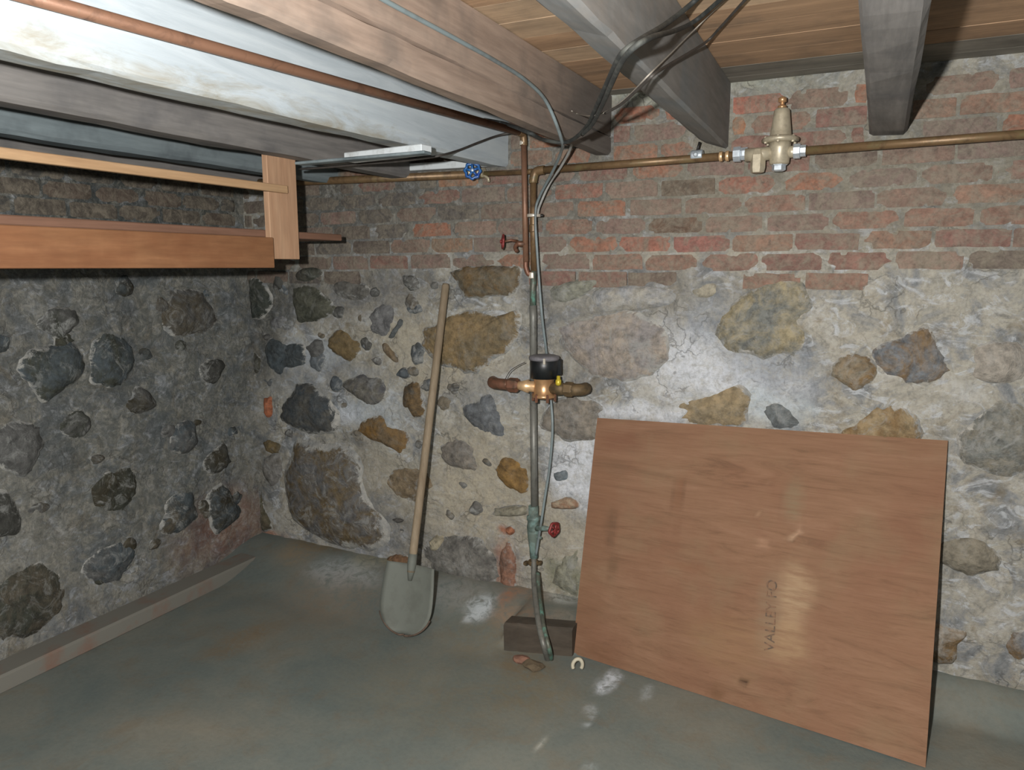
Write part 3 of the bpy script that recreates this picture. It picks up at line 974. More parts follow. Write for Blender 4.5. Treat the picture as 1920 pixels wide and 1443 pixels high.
def ply(s, t, d=0.0):
    p = (B1 * (1 - s) + B2 * s) * (1 - t) + (T1 * (1 - s) + T2 * s) * t
    n = (B2 - B1).cross(T1 - B1).normalized()
    return p + n * (.004 * math.sin(s * 4 + t * 2) * t * (1 - t) * 2 + d)


bm = B()
ns, nt, th = 60, 44, .0125
F = [[bm.verts.new(ply(i / ns, j / nt, 0)) for i in range(ns + 1)] for j in range(nt + 1)]
K = [[bm.verts.new(ply(i / ns, j / nt, -th)) for i in range(ns + 1)] for j in range(nt + 1)]
for j in range(nt):
    for i in range(ns):
        bm.faces.new((F[j][i], F[j][i + 1], F[j + 1][i + 1], F[j + 1][i]))
        bm.faces.new((K[j][i], K[j + 1][i], K[j + 1][i + 1], K[j][i + 1]))
lp = [(0, i) for i in range(ns)] + [(j, ns) for j in range(nt)] + [(nt, ns - i) for i in range(ns)] + [(nt - j, 0) for j in range(nt)]
for k, (j, i) in enumerate(lp):
    j2, i2 = lp[(k + 1) % len(lp)]
    bm.faces.new((F[j][i], K[j][i], K[j2][i2], F[j2][i2]))
bmesh.ops.recalc_face_normals(bm, faces=bm.faces)
plyo = obj('plywood_sheet', bm, PLY)
tag(plyo, 'reddish brown plywood sheet leaning against the rubble wall', 'plywood')


def plyst(px, py):      # sheet coordinates of a spot seen in the photograph
    d = ray(px, py)
    best = None
    a = CAM; n = (B2 - B1).cross(T1 - B1)
    t = (B1 - a).dot(n) / d.dot(n)
    s_, t_ = .5, .5
    for _ in range(30):
        p = ply(s_, t_)
        q = a + d * ((p - a).dot(n) / d.dot(n))
        r = q - p
        s_ += r.dot(B2 - B1) / (B2 - B1).length_squared
        t_ += r.dot(T1 - B1) / (T1 - B1).length_squared
    return s_, t_


def pb(px, py, rx, ry, col, s):
    u, v = plyst(px, py)
    p = ply(u, v)
    d = depth(p) / FPX
    return (u * WPL, v * .93, rx * d, ry * d, lin(col), s)


pbl = [pb(*a) for a in [(1145, 990, 12, 40, (91, 72, 57), .8), (1150, 880, 30, 16, (102, 81, 64), .6), (1148, 1060, 14, 30, (98, 78, 60), .7), (1120, 930, 40, 120, (116, 85, 64), .5), (1100, 1150, 30, 100, (110, 81, 60), .4), (1130, 1225, 40, 16, (98, 71, 51), .6),
                        (1395, 1278, 9, 8, (54, 42, 33), 1.0), (1345, 1300, 16, 14, (91, 67, 47), .7), (1440, 1030, 8, 4, (84, 60, 44), .9), (1430, 1015, 14, 8, (167, 133, 110), .6), (1436, 893, 4, 4, (188, 156, 128), 1), (1436, 928, 4, 4, (188, 156, 128), 1), (1418, 960, 4, 4, (188, 156, 128), 1), (1495, 985, 10, 5, (193, 163, 138), .9), (1480, 1000, 6, 4, (188, 160, 134), .9),
                        (1490, 1110, 34, 60, (163, 142, 114), .7), (1475, 1200, 40, 40, (156, 133, 103), .6), (1490, 930, 16, 40, (119, 110, 88), .6), (1440, 1150, 22, 80, (128, 112, 92), .55), (1360, 1200, 80, 50, (133, 106, 77), .4), (1270, 930, 5, 40, (109, 78, 58), .7), (1278, 920, 4, 30, (109, 78, 58), .7), (1265, 990, 4, 40, (109, 78, 58), .5), (1290, 1060, 60, 8, (116, 78, 55), .4), (1170, 830, 40, 20, (107, 74, 58), .6)]]
inv = {}
bmv = plyo.data.vertices
org = ORG[plyo.name]
att = plyo.data.color_attributes.new('stain', 'FLOAT_COLOR', 'POINT')
buf = []
for v in bmv:
    p = v.co + org
    t_ = (p.z - B1.z) / (T1.z - B1.z)
    s_ = (p.x - (B1.x * (1 - t_) + T1.x * t_)) / ((B2.x - B1.x) * (1 - t_) + (T2.x - T1.x) * t_)
    buf += blob_colour(s_ * WPL, t_ * .93, pbl, .012)
att.data.foreach_set('color', buf)

# faded stencil running up the sheet
fc = bpy.data.curves.new('stencil_lettering', 'FONT')
fc.body = 'VALLEY FO'
fc.size = .062
fc.extrude = .0003
fc.materials.append(INK)
ft = bpy.data.objects.new('stencil_lettering', fc)
COL.objects.link(ft)
sm_ = bpy.data.meshes.new_from_object(ft)
bpy.data.objects.remove(ft, do_unlink=True)
ft = bpy.data.objects.new('stencil_lettering', sm_)
COL.objects.link(ft)
ua, va = plyst(1452, 1222); ub, vb = plyst(1464, 1072)
p0 = ply(ua, va); p1 = ply(ub, vb)
xa = (p1 - p0).normalized()
nn = (B2 - B1).cross(T1 - B1).normalized()
if nn.dot(CAM - p0) < 0: nn = -nn
ya = nn.cross(xa).normalized()
sc = (p1 - p0).length / .34
pp = p0 + nn * .004 - org
ft.parent = plyo
ft.matrix_local = Matrix(((xa.x, ya.x, nn.x, pp.x), (xa.y, ya.y, nn.y, pp.y), (xa.z, ya.z, nn.z, pp.z), (0, 0, 0, 1))) @ Matrix.Diagonal((sc, sc, 1, 1))
ft['label'] = 'faded grey stencil lettering'

# ---------------------------------------------------------------- shovel
tip = Z(756, 1190, floor_z(-1.67, 2.36) + .004)
top = Y(836, 532, D - .034)
dv = (tip - top).normalized()
Ls = (tip - top).length
uu = Vector((1, .05, 0)); uu = (uu - dv * uu.dot(dv)).normalized()
nnv = uu.cross(dv).normalized()
if nnv.dot(CAM - tip) < 0: nnv = -nnv
sh = thing('shovel', 'round-point shovel with long pale wooden handle leaning on the stone wall', 'shovel', tip)
LB = .285
pb0 = tip - dv * LB
bm = B()
tube(bm, [top, top + dv * .01, pb0 - dv * .06, pb0 + dv * .03], [.013, .0165, .0175, .016], 14, False)
obj('handle', bm, W_HANDLE, sh)
bm = B()
lathe(bm, pb0 - dv * .045, dv, [(0, .0182), (.04, .0195), (.07, .016), (.11, .008)], 14)
obj('socket', bm, SHOVEL, sh)


def halfw(v):
    if v < .55: return .114 + .012 * math.sin(v / .55 * 1.57)
    return .126 * math.sqrt(max(0, 1 - ((v - .55) / .45) ** 2.2))


def blade_pt(s, v, d=0.0):
    hw = halfw(v)
    bow = .016 * (1 - s * s) * (1 - .7 * v) * -1
    return pb0 + dv * (LB * v) + uu * (hw * s) + nnv * (bow + .012 * s * s + d + .03 * (1 - v) * 0)


def blade(v0, v1, s0, d0, d1):
    bm = B()
    nv, nsg = 18, 12
    A = [[bm.verts.new(blade_pt(s0 * (2 * i / nsg - 1), v0 + (v1 - v0) * j / nv, d0)) for i in range(nsg + 1)] for j in range(nv + 1)]
    C2 = [[bm.verts.new(blade_pt(s0 * (2 * i / nsg - 1), v0 + (v1 - v0) * j / nv, d1)) for i in range(nsg + 1)] for j in range(nv + 1)]
    for j in range(nv):
        for i in range(nsg):
            bm.faces.new((A[j][i], A[j][i + 1], A[j + 1][i + 1], A[j + 1][i])).smooth = True
            bm.faces.new((C2[j][i], C2[j + 1][i], C2[j + 1][i + 1], C2[j][i + 1])).smooth = True
    lp = [(0, i) for i in range(nsg)] + [(j, nsg) for j in range(nv)] + [(nv, nsg - i) for i in range(nsg)] + [(nv - j, 0) for j in range(nv)]
    for k, (j, i) in enumerate(lp):
        j2, i2 = lp[(k + 1) % len(lp)]
        bm.faces.new((A[j][i], C2[j][i], C2[j2][i2], A[j2][i2]))
    bmesh.ops.recalc_face_normals(bm, faces=bm.faces)
    return bm


obj('blade', blade(0, .985, .98, .002, -.002), SHOVEL, sh)
bm = B()      # worn rusty rim around the point
pr = []
for k in range(41):
    a = -math.pi / 2 + math.pi * k / 40
    s = math.sin(a)
    v = .45 + .55 * max(0, math.cos(a)) ** .9
    pr.append(blade_pt(1.0 if s > 0 else -1.0, v, -.002) if v < .999 else blade_pt(0, .995, -.002))
tube(bm, pr[6:35], .0042, 6, False)
r_ = obj('rim', bm, RUSTEDGE, sh)
r_['label'] = 'rusty worn rim of the blade'

# ---------------------------------------------------------------- water pipes
YP = D - .075
RP = .0140


def rod(name, pts, r, mat, parent, smooth=False, seg=14, n=8):
    bm = B()
    tube(bm, pts, r, seg, smooth, n)
    return obj(name, bm, mat, parent)


def sleeve(name, p, d, L, r, mat, parent, flat=False, seg=16):
    bm = B()
    d = Vector(d).normalized()
    lathe(bm, Vector(p) - d * L / 2, d, [(0, r * .96), (L * .12, r), (L * .88, r), (L, r * .96)], seg, flat)
    return obj(name, bm, mat, parent)


el = Y(1000, 320, YP)
rR = Y(1376, 291.5, YP)
sup = thing('supply_pipe', 'copper supply pipe turning from the wall riser to the right regulator', 'pipe', el)
eR = el + (rR - el).normalized() * .035
rod('horizontal_pipe', [eR, rR], RP, COPPER2, sup)
dn = el - Vector((0, 0, .035))
bm = B()
tube(bm, [eR + Vector((.012, 0, 0)), eR, el + Vector((.010, 0, -.006)), dn, dn - Vector((0, 0, .012))], RP + .003, 14, True, 5)
obj('elbow', bm, COPPER2, sup)
rmid = Y(1001, 508, YP + .012)
rod('riser_pipe', [dn, Y(1000, 420, YP + .006), rmid], RP * .92, COPPER2, sup, False)
for px, c in ((1004, 318), (1352, 293), (1365, 292)):
    pass
sleeve('solder_joint', Y(1352, 293.2, YP), rR - el, .011, RP + .0035, BRASSL, sup)
sleeve('solder_joint', Y(1364, 292.4, YP), rR - el, .011, RP + .0035, BRASSL, sup)
sleeve('solder_joint', Y(1000, 336, YP + .001), (0, 0, 1), .012, RP + .003, BRASSL, sup)
sleeve('coupling', Y(1000, 428, YP + .006), (0, 0, 1), .03, RP + .003, COPPER2, sup)

# pipe hanger on the right run
hp = Y(1307, 291, YP)
hang = thing('pipe_hanger', 'galvanised strap hanger holding the supply pipe under the dark joist', 'pipe hanger', hp)
sleeve('strap', hp, rR - el, .040, RP + .0045, CHROME, hang)
bm = B()
tube(bm, [hp + Vector((0, -.004, .012)), Y(1312, 266, YP - .004)], .0045, 8, False)
obj('stem', bm, DARKIRON, hang)
bm = B()
lathe(bm, hp + Vector((0, -RP - .004, 0)), (0, -1, 0), [(0, .009), (.006, .009), (.010, .005)], 8, True)
obj('bolt', bm, CHROME, hang)

# left run
bl0 = Y(421 - 250, 361, D - .05)
bl0 = Vector((XL + .03, D - .05, Y(555, 340, D - .05).z + .012))
bl1 = Y(990, 322, D - .052)
br = thing('branch_pipe', 'dark brown pipe along the brick wall from the left corner to the riser', 'pipe', bl1)
bv = Y(905, 326, D - .05)
a_ = Y(560, 341, D - .05)
rod('pipe', [bl0, a_, bv], .0165, COPPER2, br)
rod('pipe', [bv, bl1, Y(998, 321, YP + .01)], .0105, COPPER2, br)

# blue valve
vv = Y(893, 324, D - .052)
bva = thing('gate_valve', 'gate valve with scalloped blue handwheel on the branch pipe', 'valve', vv)
ad = (bl1 - a_).normalized()
bm = B()
lathe(bm, vv - ad * .035, ad, [(0, .021), (.012, .021), (.014, .016), (.02, .023), (.036, .025), (.052, .022), (.056, .016), (.058, .020), (.072, .020)], 10)
obj('valve_body', bm, BRONZE, bva)
wc = Y(886, 320, D - .135)
st0 = vv + Vector((0, -.015, 0))
rod('stem', [st0, st0.lerp(wc, .45), wc], [.013, .010, .005], BRONZE, bva)
bm = B()
handwheel(bm, wc, (wc - st0).normalized() * .5 - FW * .5, .029, .0062, 8)
obj('handwheel', bm, BLUE, bva)
bm = B()
wax = ((wc - st0).normalized() * .5 - FW * .5).normalized()
lathe(bm, wc + wax * .008, wax, [(0, .006), (.005, .006), (.006, .003)], 8)
obj('nut', bm, CHROME, bva)
rod('drain_spout', [vv + ad * .02, Y(916, 335, D - .055), Y(916, 341, D - .055)], .006, BRONZE, bva)

# overhead pipe and drop
E0 = Y(982, 250, YP)
Es = X(421, 95, -1.346)
far = E0 + (Es - E0) * 1.75
ov = thing('drop_pipe', 'copper pipe running under the ceiling then dropping down the brick wall', 'pipe', E0)
ed = (Es - E0).normalized()
rod('overhead_pipe', [far, E0 + ed * .03], .0132, COPPER, ov)
bm = B()
tube(bm, [E0 + ed * .045, E0 + ed * .03, E0 + ed * .008 - Vector((0, 0, .006)), E0 - Vector((0, 0, .03)), E0 - Vector((0, 0, .046))], .0145, 14, True, 5)
obj('elbow', bm, COPPER2, ov)
ab = Y(986, 490, YP)
dp0 = E0 - Vector((0, 0, .03))
rod('drop', [dp0, ab], .0115, COPPER, ov)
sleeve('solder_joint', Y(981, 268, YP), (0, 0, 1), .016, .0145, SOLDER, ov)
bm = B()
tube(bm, [ab, Y(986, 500, YP), Y(990, 512, YP + .004), Y(996, 514, YP + .01), rmid + Vector((0, 0, .004))], .0105, 12, True, 5)
obj('return_bend', bm, RUSTC, ov)

# upper red valve
rv = Y(976, 457, YP)
uv = thing('drain_valve', 'small red-handled drain cock on the copper drop pipe', 'valve', rv)
rod('valve_body', [Y(986, 457, YP), Y(974, 457, YP - .004), Y(968, 456, YP - .012)], [.012, .012, .010], RUSTC, uv)
rod('stem', [Y(970, 452, YP - .01), Y(958, 450, YP - .03), Y(944, 453, YP - .045)], [.006, .005, .004], RUSTC, uv)
rod('spout', [Y(970, 456, YP - .008), Y(966, 464, YP - .02), Y(969, 471, YP - .028)], .008, RUSTC, uv, True)
bm = B()
handwheel(bm, Y(943, 453, YP - .047), (-.82, -.5, .05), .024, .0050, 6)
obj('handwheel', bm, RED, uv)

# riser below the drop pipe, down behind the meter to the lower valve
ris = thing('riser_pipe', 'verdigris streaked riser pipe behind the water meter', 'pipe', Y(1000, 900, YP + .02))
q0 = rmid; q1 = Y(1000, 600, YP + .02); q2 = Y(1000, 740, YP + .02); q3 = Y(1002, 952, YP + .005)
rod('upper_pipe', [q0, Y(999, 540, YP + .014), Y(999, 572, YP + .017)], .0125, GREENPIPE, ris)
rod('middle_pipe', [Y(999, 572, YP + .017), q1, q2], .0150, DKPIPE, ris)
rod('lower_pipe', [q2, q3], .0150, DKPIPE, ris)
sleeve('coupling', Y(998, 516, YP + .012), (0, 0, 1), .024, .0155, SOLDER, ris)

# water meter
mc = Y(1020, 726, YP - .055)
mt = thing('water_meter', 'brass water meter with black register on the riser', 'meter', mc)
wdir = Vector((1, 0, 0))
px = lambda n: pxr(mc, n)
mb = mc - Vector((0, 0, px(20)))
bm = B()
lathe(bm, mb, (0, 0, 1), [(0, px(16)), (px(2), px(22)), (px(6), px(22)), (px(8), px(19)), (px(34), px(19)), (px(37), px(21)), (px(39), px(21))], 28)
obj('meter_body', bm, BRASS, mt)
bm = B()
lathe(bm, mb + Vector((0, 0, px(38))), (0, 0, 1), [(0, px(25)), (px(34), px(26)), (px(36), px(24))], 28)
obj('register', bm, BLACKP, mt)
bm = B()
lathe(bm, mb + Vector((0, 0, px(72))), (0, 0, 1), [(0, px(28)), (px(4), px(29)), (px(7), px(28)), (px(9), px(22)), (px(9.5), px(4))], 28)
lid = obj('register_lid', bm, LIDP, mt)
bm = B()
fr = mb + Vector((0, 0, px(73))) + (Vector((-FW.x, -FW.y, 0)).normalized()) * px(29) - RT * px(1)
box(bm, fr - Vector((px(2), px(2), px(6))), fr + Vector((px(2), px(2), px(5))), .001)
obj('hinge_tab', bm, SOLDER, lid)
bm = B()
hh = mb + RT * px(27) + Vector((0, 0, px(58)))
box(bm, hh - Vector((px(4), px(4), px(14))), hh + Vector((px(5), px(4), px(16))), .002)
obj('lid_hinge', bm, BLACKP, mt)
# side spuds and couplings along the wall
cl_ = mc - wdir * px(26)
bm = B()
lathe(bm, mc - wdir * px(16), -wdir, [(0, px(11)), (px(14), px(10)), (px(16), px(13)), (px(30), px(9)), (px(40), px(8))], 18)
obj('inlet_spud', bm, BRASSL, mt)
bm = B()
lathe(bm, mc - wdir * px(52), -wdir, [(0, px(10)), (px(4), px(14)), (px(20), px(14)), (px(24), px(12))], 6, True)
obj('coupling_nut', bm, RUSTC, mt)
le = mc - wdir * px(74)
bm = B()
tube(bm, [le, le - wdir * px(18), le - wdir * px(36) + Vector((0, .012, 0)), le - wdir * px(46) + Vector((0, .05, .0))], px(11), 14, True, 5)
obj('tailpiece', bm, RUSTC, mt)
bm = B()
lathe(bm, mc + wdir * px(14), wdir, [(0, px(12)), (px(11), px(11)), (px(13), px(13)), (px(22), px(12)), (px(29), px(10))], 18)
obj('outlet_spud', bm, CORR, mt)
bm = B()
lathe(bm, mc + wdir * px(40), wdir, [(0, px(10)), (px(3), px(14)), (px(16), px(14)), (px(19), px(12))], 6, True)
obj('coupling_nut', bm, CORR, mt)
re_ = mc + wdir * px(58)
bm = B()
tube(bm, [re_, re_ + wdir * px(6), re_ + wdir * px(14) + Vector((0, .014, 0)), re_ + wdir * px(17) + Vector((0, .05, 0))], px(11.5), 14, True, 5)
obj('tailpiece', bm, CORR, mt)
yp = Y(1047, 714, YP - .075)
bm = B()
lathe(bm, yp + Vector((0, 0, -px(8))), (0, 0, 1), [(0, px(4)), (px(3), px(5.5)), (px(10), px(5.5)), (px(11), px(3.5)), (px(17), px(3.5)), (px(18), px(2))], 10)
obj('yellow_plug', bm, YELLOW, mt)['label'] = 'bright yellow brass plug'
for k in range(6):
    a = 2 * math.pi * k / 6 + .2
    p = mb + Vector((math.cos(a) * px(21), math.sin(a) * px(21), -px(3)))
    bm = B()
    lathe(bm, p, (0, 0, 1), [(-px(3), px(3)), (px(9), px(3)), (px(12), px(2))], 6, True)
    obj('flange_bolt', bm, RUSTC, mt)
rod('seal_wire', [Y(946, 713, YP - .055), Y(956, 696, YP - .05), Y(970, 686, YP - .045), Y(984, 679, YP - .04)], .0018, DKWIRE, mt, True, 6)

# lower valve with verdigris
lv = thing('curb_stop_valve', 'verdigris green stop valve with red handle low on the riser', 'valve', Y(1000, 990, YP))
vx = lambda px_, py_, d=0.0: Y(px_, py_, YP + d)
bm = B()
pA, pB_ = vx(1000, 948), vx(1001, 1045, .002)
h = (pB_ - pA)
hd = h.normalized(); hl = h.length
k = pxr(pA, 1)
lathe(bm, pA, hd, [(0, 9.5 * k), (.19 * hl, 9.5 * k), (.20 * hl, 13 * k), (.26 * hl, 13 * k), (.28 * hl, 11 * k), (.42 * hl, 13 * k), (.60 * hl, 11.5 * k), (.80 * hl, 9 * k), (hl, 7.5 * k)], 14)
obj('valve_body', bm, VERDI, lv)
rod('stem', [vx(1006, 990, -.01), vx(1020, 990, -.02), vx(1036, 991, -.03)], [.013, .011, .006], VERDI, lv)
bm = B()
handwheel(bm, vx(1039, 992, -.032), (.93, -.36, 0), .026, .0065, 5)
obj('handwheel', bm, RED, lv)
rod('drain_nipple', [vx(1004, 1006, -.008), vx(1014, 1008, -.02)], .006, VERDI, lv)

# ground clamp and foot of the service pipe
gc = vx(1000, 1054, 0)
gcl = thing('ground_clamp', 'corroded ground clamp on the pipe below the green valve', 'clamp', gc)
bm = B()
lathe(bm, gc - Vector((0, 0, .010)), (0, 0, 1), [(0, .020), (.004, .023), (.016, .023), (.020, .020)], 12)
obj('band', bm, CORR, gcl)
for s in (-1, 1):
    bm = B()
    p = gc + RT * (.030 * s) - Vector((0, .006, 0))
    lathe(bm, p - Vector((0, .014, 0)), (0, 1, 0), [(0, .006), (.006, .009), (.022, .009), (.028, .006)], 6, True)
    obj('screw', bm, CORR, gcl)
sv = thing('service_pipe', 'blackened service pipe curving from the clamp down into the floor', 'pipe', Z(1025, 1232, ZF))
path = [vx(1001, 1045, .002), Y(1001, 1080, 2.70), Y(1003, 1112, 2.62), Y(1007, 1145, 2.52), Y(1012, 1178, 2.44), Y(1021, 1214, 2.40), Z(1028, 1240, ZF - .02)]
rod('pipe', path, .0115, DKPIPE, sv, True, 14, 8)
p2 = [p + RT * .020 + Vector((0, -.006, 0)) for p in path[2:-1]]
rod('verdigris_tube', [path[1] + RT * .018 + Vector((0, -.006, .02))] + p2 + [path[-1] + RT * .014], .0085, GREENPIPE, sv, True, 10, 8)

# ---------------------------------------------------------------- pressure regulator
rc = Y(1462, 284, YP - .01)
reg = thing('pressure_regulator', 'bronze pressure regulator with bell-shaped bonnet on the supply pipe', 'regulator', rc)
k = pxr(rc, 1)
UZ = Vector((0, 0, 1))
bm = B()
lathe(bm, rc - UZ * 24 * k, UZ, [(0, 15 * k), (3 * k, 18 * k), (30 * k, 19.5 * k), (40 * k, 20 * k)], 24)
obj('body', bm, BRONZE, reg)
bm = B()
lathe(bm, rc + UZ * 16 * k, UZ, [(0, 20 * k), (1 * k, 33 * k), (6 * k, 34 * k), (9 * k, 32 * k), (12 * k, 22 * k)], 8)
obj('flange', bm, BRONZE, reg)
bm = B()
lathe(bm, rc + UZ * 27 * k, UZ, [(0, 21 * k), (2 * k, 19.5 * k), (14 * k, 18 * k), (38 * k, 15 * k), (47 * k, 14 * k), (50 * k, 11 * k), (51 * k, 5 * k)], 24)
obj('bonnet', bm, BRONZE, reg)
bm = B()
lathe(bm, rc + UZ * 77 * k, UZ, [(0, 8 * k), (5 * k, 8 * k), (5.5 * k, 4 * k), (11 * k, 4 * k), (11.5 * k, 7.5 * k), (19 * k, 7.5 * k), (21 * k, 4 * k)], 8)
obj('adjusting_screw', bm, BRASS, reg)
bm = B()
lathe(bm, rc - UZ * 36 * k, UZ, [(0, 9 * k), (2 * k, 12.5 * k), (10 * k, 12.5 * k), (11 * k, 15 * k), (14 * k, 15 * k)], 6, True)
obj('bottom_plug', bm, CHROME, reg)
pd = (rR - el).normalized()
inl = rc + pd * 0 - UZ * 2 * k
bm = B()
tube(bm, [inl - pd * 14 * k, inl - pd * 62 * k], 12.5 * k, 16, False)
obj('inlet', bm, BRONZE, reg)
bm = B()
sp = inl - pd * 38 * k
lathe(bm, sp + UZ * 8 * k + Vector((0, -.006, 0)), -UZ, [(0, 10 * k), (10 * k, 14 * k), (34 * k, 14 * k), (42 * k, 12 * k), (43 * k, 8 * k)], 6, True)
obj('strainer', bm, BRONZE, reg)
nu = Y(1389, 289, YP)
bm = B()
lathe(bm, nu - pd * 14 * k, pd, [(0, 9 * k), (1 * k, 14.5 * k), (14 * k, 15 * k), (15 * k, 12 * k), (18 * k, 12.5 * k), (27 * k, 12.5 * k)], 8, True)
obj('union_nut', bm, CHROME, reg)
ou = rc - UZ * 2 * k
bm = B()
tube(bm, [ou + pd * 14 * k, ou + pd * 30 * k], 11 * k, 16, False)
obj('outlet', bm, BRONZE, reg)
bm = B()
lathe(bm, ou + pd * 24 * k, pd, [(0, 10 * k), (1 * k, 14 * k), (12 * k, 14 * k), (13 * k, 11 * k), (22 * k, 11 * k)], 8, True)
obj('union_nut', bm, CHROME, reg)
for k_ in range(6):
    a = 2 * math.pi * k_ / 6 + .5
    bm = B()
    lathe(bm, rc + Vector((math.cos(a) * 28 * k, math.sin(a) * 28 * k, 14 * k)), UZ, [(0, 3 * k), (12 * k, 3 * k), (13 * k, 2 * k)], 6, True)
    obj('flange_bolt', bm, BRONZE, reg)
ob = thing('outlet_pipe', 'copper pipe leaving the right side of the pressure regulator', 'pipe', ou + pd * 46 * k)
rod('pipe', [ou + pd * 44 * k, ou + pd * .95], RP, COPPER2, ob)

# ---------------------------------------------------------------- cables and wires
cab = B()
FX = -.943
c1 = [X(655, -40, FX), X(720, 0, FX), X(842, 66, FX), X(925, 112, FX), X(985, 150, FX), X(1025, 192, FX), Z(1053, 262, 1.795)]
c1 += [Y(1052, 285, 2.45), Y(1036, 322, 2.60), Y(1012, 368, 2.71), Y(1004, 400, YP - .03), Y(1007, 470, YP - .025), Y(1016, 590, YP - .02), Y(1026, 672, YP + .02), Y(1032, 740, YP + .02)]
c1 += [Y(1036, 800, YP), Y(1031, 870, YP), Y(1022, 930, YP - .01), Y(1013, 990, YP - .02), Y(1005, 1040, YP - .015)]
tube(cab, c1, .0055, 10, True, 8)
tag(obj('ground_cable', cab, TEAL), 'teal grey ground cable from the tan joist down past the meter', 'cable')
cab = B()
tube(cab, [Y(1072, 262, 2.50), Y(1069, 280, 2.60), Y(1052, 312, 2.68), Y(1030, 345, 2.73), Y(1012, 385, YP - .012), Y(1008, 402, YP - .010)], .0050, 10)
tag(obj('grey_cable', cab, CABLE), 'short grey cable looping behind the teal ground cable under the tan joist', 'cable')
# ring clip that ties cable to the riser
uc = Y(1001, 404, YP - .008)
clip = thing('pipe_clamp', 'pale ring clamp tying the cable to the copper riser', 'clamp', uc)
bm = B()
lathe(bm, uc - UZ * .006, UZ, [(0, .026), (.002, .028), (.010, .028), (.012, .026)], 16)
obj('band', bm, SOLDER, clip)
bm = B()
p = uc + RT * .034 - Vector((0, .004, 0))
lathe(bm, p - RT * .010, RT, [(0, .006), (.014, .006), (.016, .004)], 8)
obj('screw', bm, DARKIRON, clip)

JX = -.521
face = lambda px_, py_, off=.014: X(px_, py_, JX + .0345 * (D - 1.9) + off)
cab = B()
kb = [Z(1345, -40, 2.02), Z(1300, 4, 2.015), face(1250, 44, .02), Z(1205, 72, 1.83), Z(1178, 90, 1.80), Z(1160, 110, 1.795), Z(1140, 152, 1.80), Z(1118, 200, 1.80), Z(1098, 240, 1.795), Z(1064, 266, 1.79), Z(1020, 262, 1.795), Z(988, 247, 1.80), X(945, 231, -1.345), X(908, 224, -1.36)]
tube(cab, kb, .0062, 10)
tag(obj('black_cable', cab, BLACKC), 'thick black cable crossing under the dark joist and the tan joist', 'cable')
cab = B()
kb2 = [Z(1405, -50, 2.015), Z(1350, 0, 2.015), Z(1305, 38, 2.01), face(1270, 56, .025), Z(1222, 70, 1.82), Z(1188, 90, 1.79), Z(1166, 116, 1.786), Z(1147, 156, 1.786), Z(1127, 202, 1.788), Z(1110, 234, 1.786), Z(1092, 252, 1.780)]
tube(cab, kb2, .0056, 10)
tag(obj('black_cable', cab, BLACKC), 'second black cable lying alongside the first at the dark joist', 'cable')
cab = B()
tube(cab, [Z(1425, -30, 2.02), Z(1395, 2, 2.02), Z(1350, 52, 2.02), Z(1322, 80, 2.0), face(1260, 118, .012), Z(1228, 138, 1.80), Z(1204, 160, 1.79), Z(1165, 195, 1.79), Z(1135, 212, 1.79)], .0036, 8)
tag(obj('dark_wire', cab, DKWIRE), 'thin dark wire slanting across the dark joist to the tan joist', 'wire')
cab = B()
tube(cab, [Z(1390, -30, 2.025), Z(1357, 2, 2.025), Z(1306, 52, 2.02), face(1250, 108, .010), Z(1215, 142, 1.805), Z(1180, 178, 1.80), Z(1145, 205, 1.80), Z(1110, 217, 1.80), X(1085, 214, -.945), X(1072, 208, -.945)], .0019, 8)
tag(obj('pale_cord', cab, PALEWIRE), 'thin pale cord stapled across the dark joist beside the dark wire', 'wire')
cab = B()
tube(cab, [Y(985, 244, YP - .03), X(938, 253, -1.372), X(900, 266, -1.38), X(862, 281, -1.385), Z(828, 291, 1.765), Z(790, 297, 1.76), Z(740, 303, 1.76), Z(680, 307, 1.76), Z(620, 313, 1.757), Z(560, 317, 1.757)], .0042, 8)
tag(obj('thin_grey_wire', cab, DKWIRE), 'thin grey wire sagging from the elbow over the white joist to the left', 'wire')

# ---------------------------------------------------------------- white battens
ba0, ba1 = Y(560, 304, 2.30), Y(800, 279, 2.20)
bm = B()


def beam(bm, a, b, up, w, h):
    d = (b - a).normalized()
    s = d.cross(Vector(up)).normalized(); u = s.cross(d)
    vs_ = [bm.verts.new(p + s * sx * w / 2 + u * sz * h / 2) for p in (a, b) for sx in (-1, 1) for sz in (-1, 1)]
    for f in ((0, 1, 3, 2), (4, 6, 7, 5), (0, 4, 5, 1), (2, 3, 7, 6), (0, 2, 6, 4), (1, 5, 7, 3)):
        bm.faces.new([vs_[i] for i in f])
    bmesh.ops.recalc_face_normals(bm, faces=bm.faces)
    bmesh.ops.bevel(bm, geom=list(bm.edges), offset=.0025, segments=1, affect='EDGES')
    return bm


ba1 = X(802, 279, -1.50 + .01); ba1 = Z(800, 280, 1.755)
ba0 = Z(655, 296, 1.755)
beam(bm, ba0, ba1, (0, 0, 1), .05, .028)
o = obj('painted_batten', bm, WPAINT)
tag(o, 'flaking white batten under the grey joist, ending at the white joist', 'batten')
bm = B()
t0, t1 = Z(560, 307, 1.738), Z(802, 286, 1.738)
beam(bm, t0, t1, (0, 0, 1), .04, .009)
tag(obj('lath_strip', bm, W_BLUE), 'long thin grey lath directly below the upper white batten', 'lath')
bm = B()
beam(bm, Y(692, 319, D - .035), Y(930, 305, D - .03), (0, 0, 1), .05, .030)
tag(obj('painted_batten', bm, WPAINT), 'flaking white batten lying on the branch pipe beside the blue valve', 'batten')

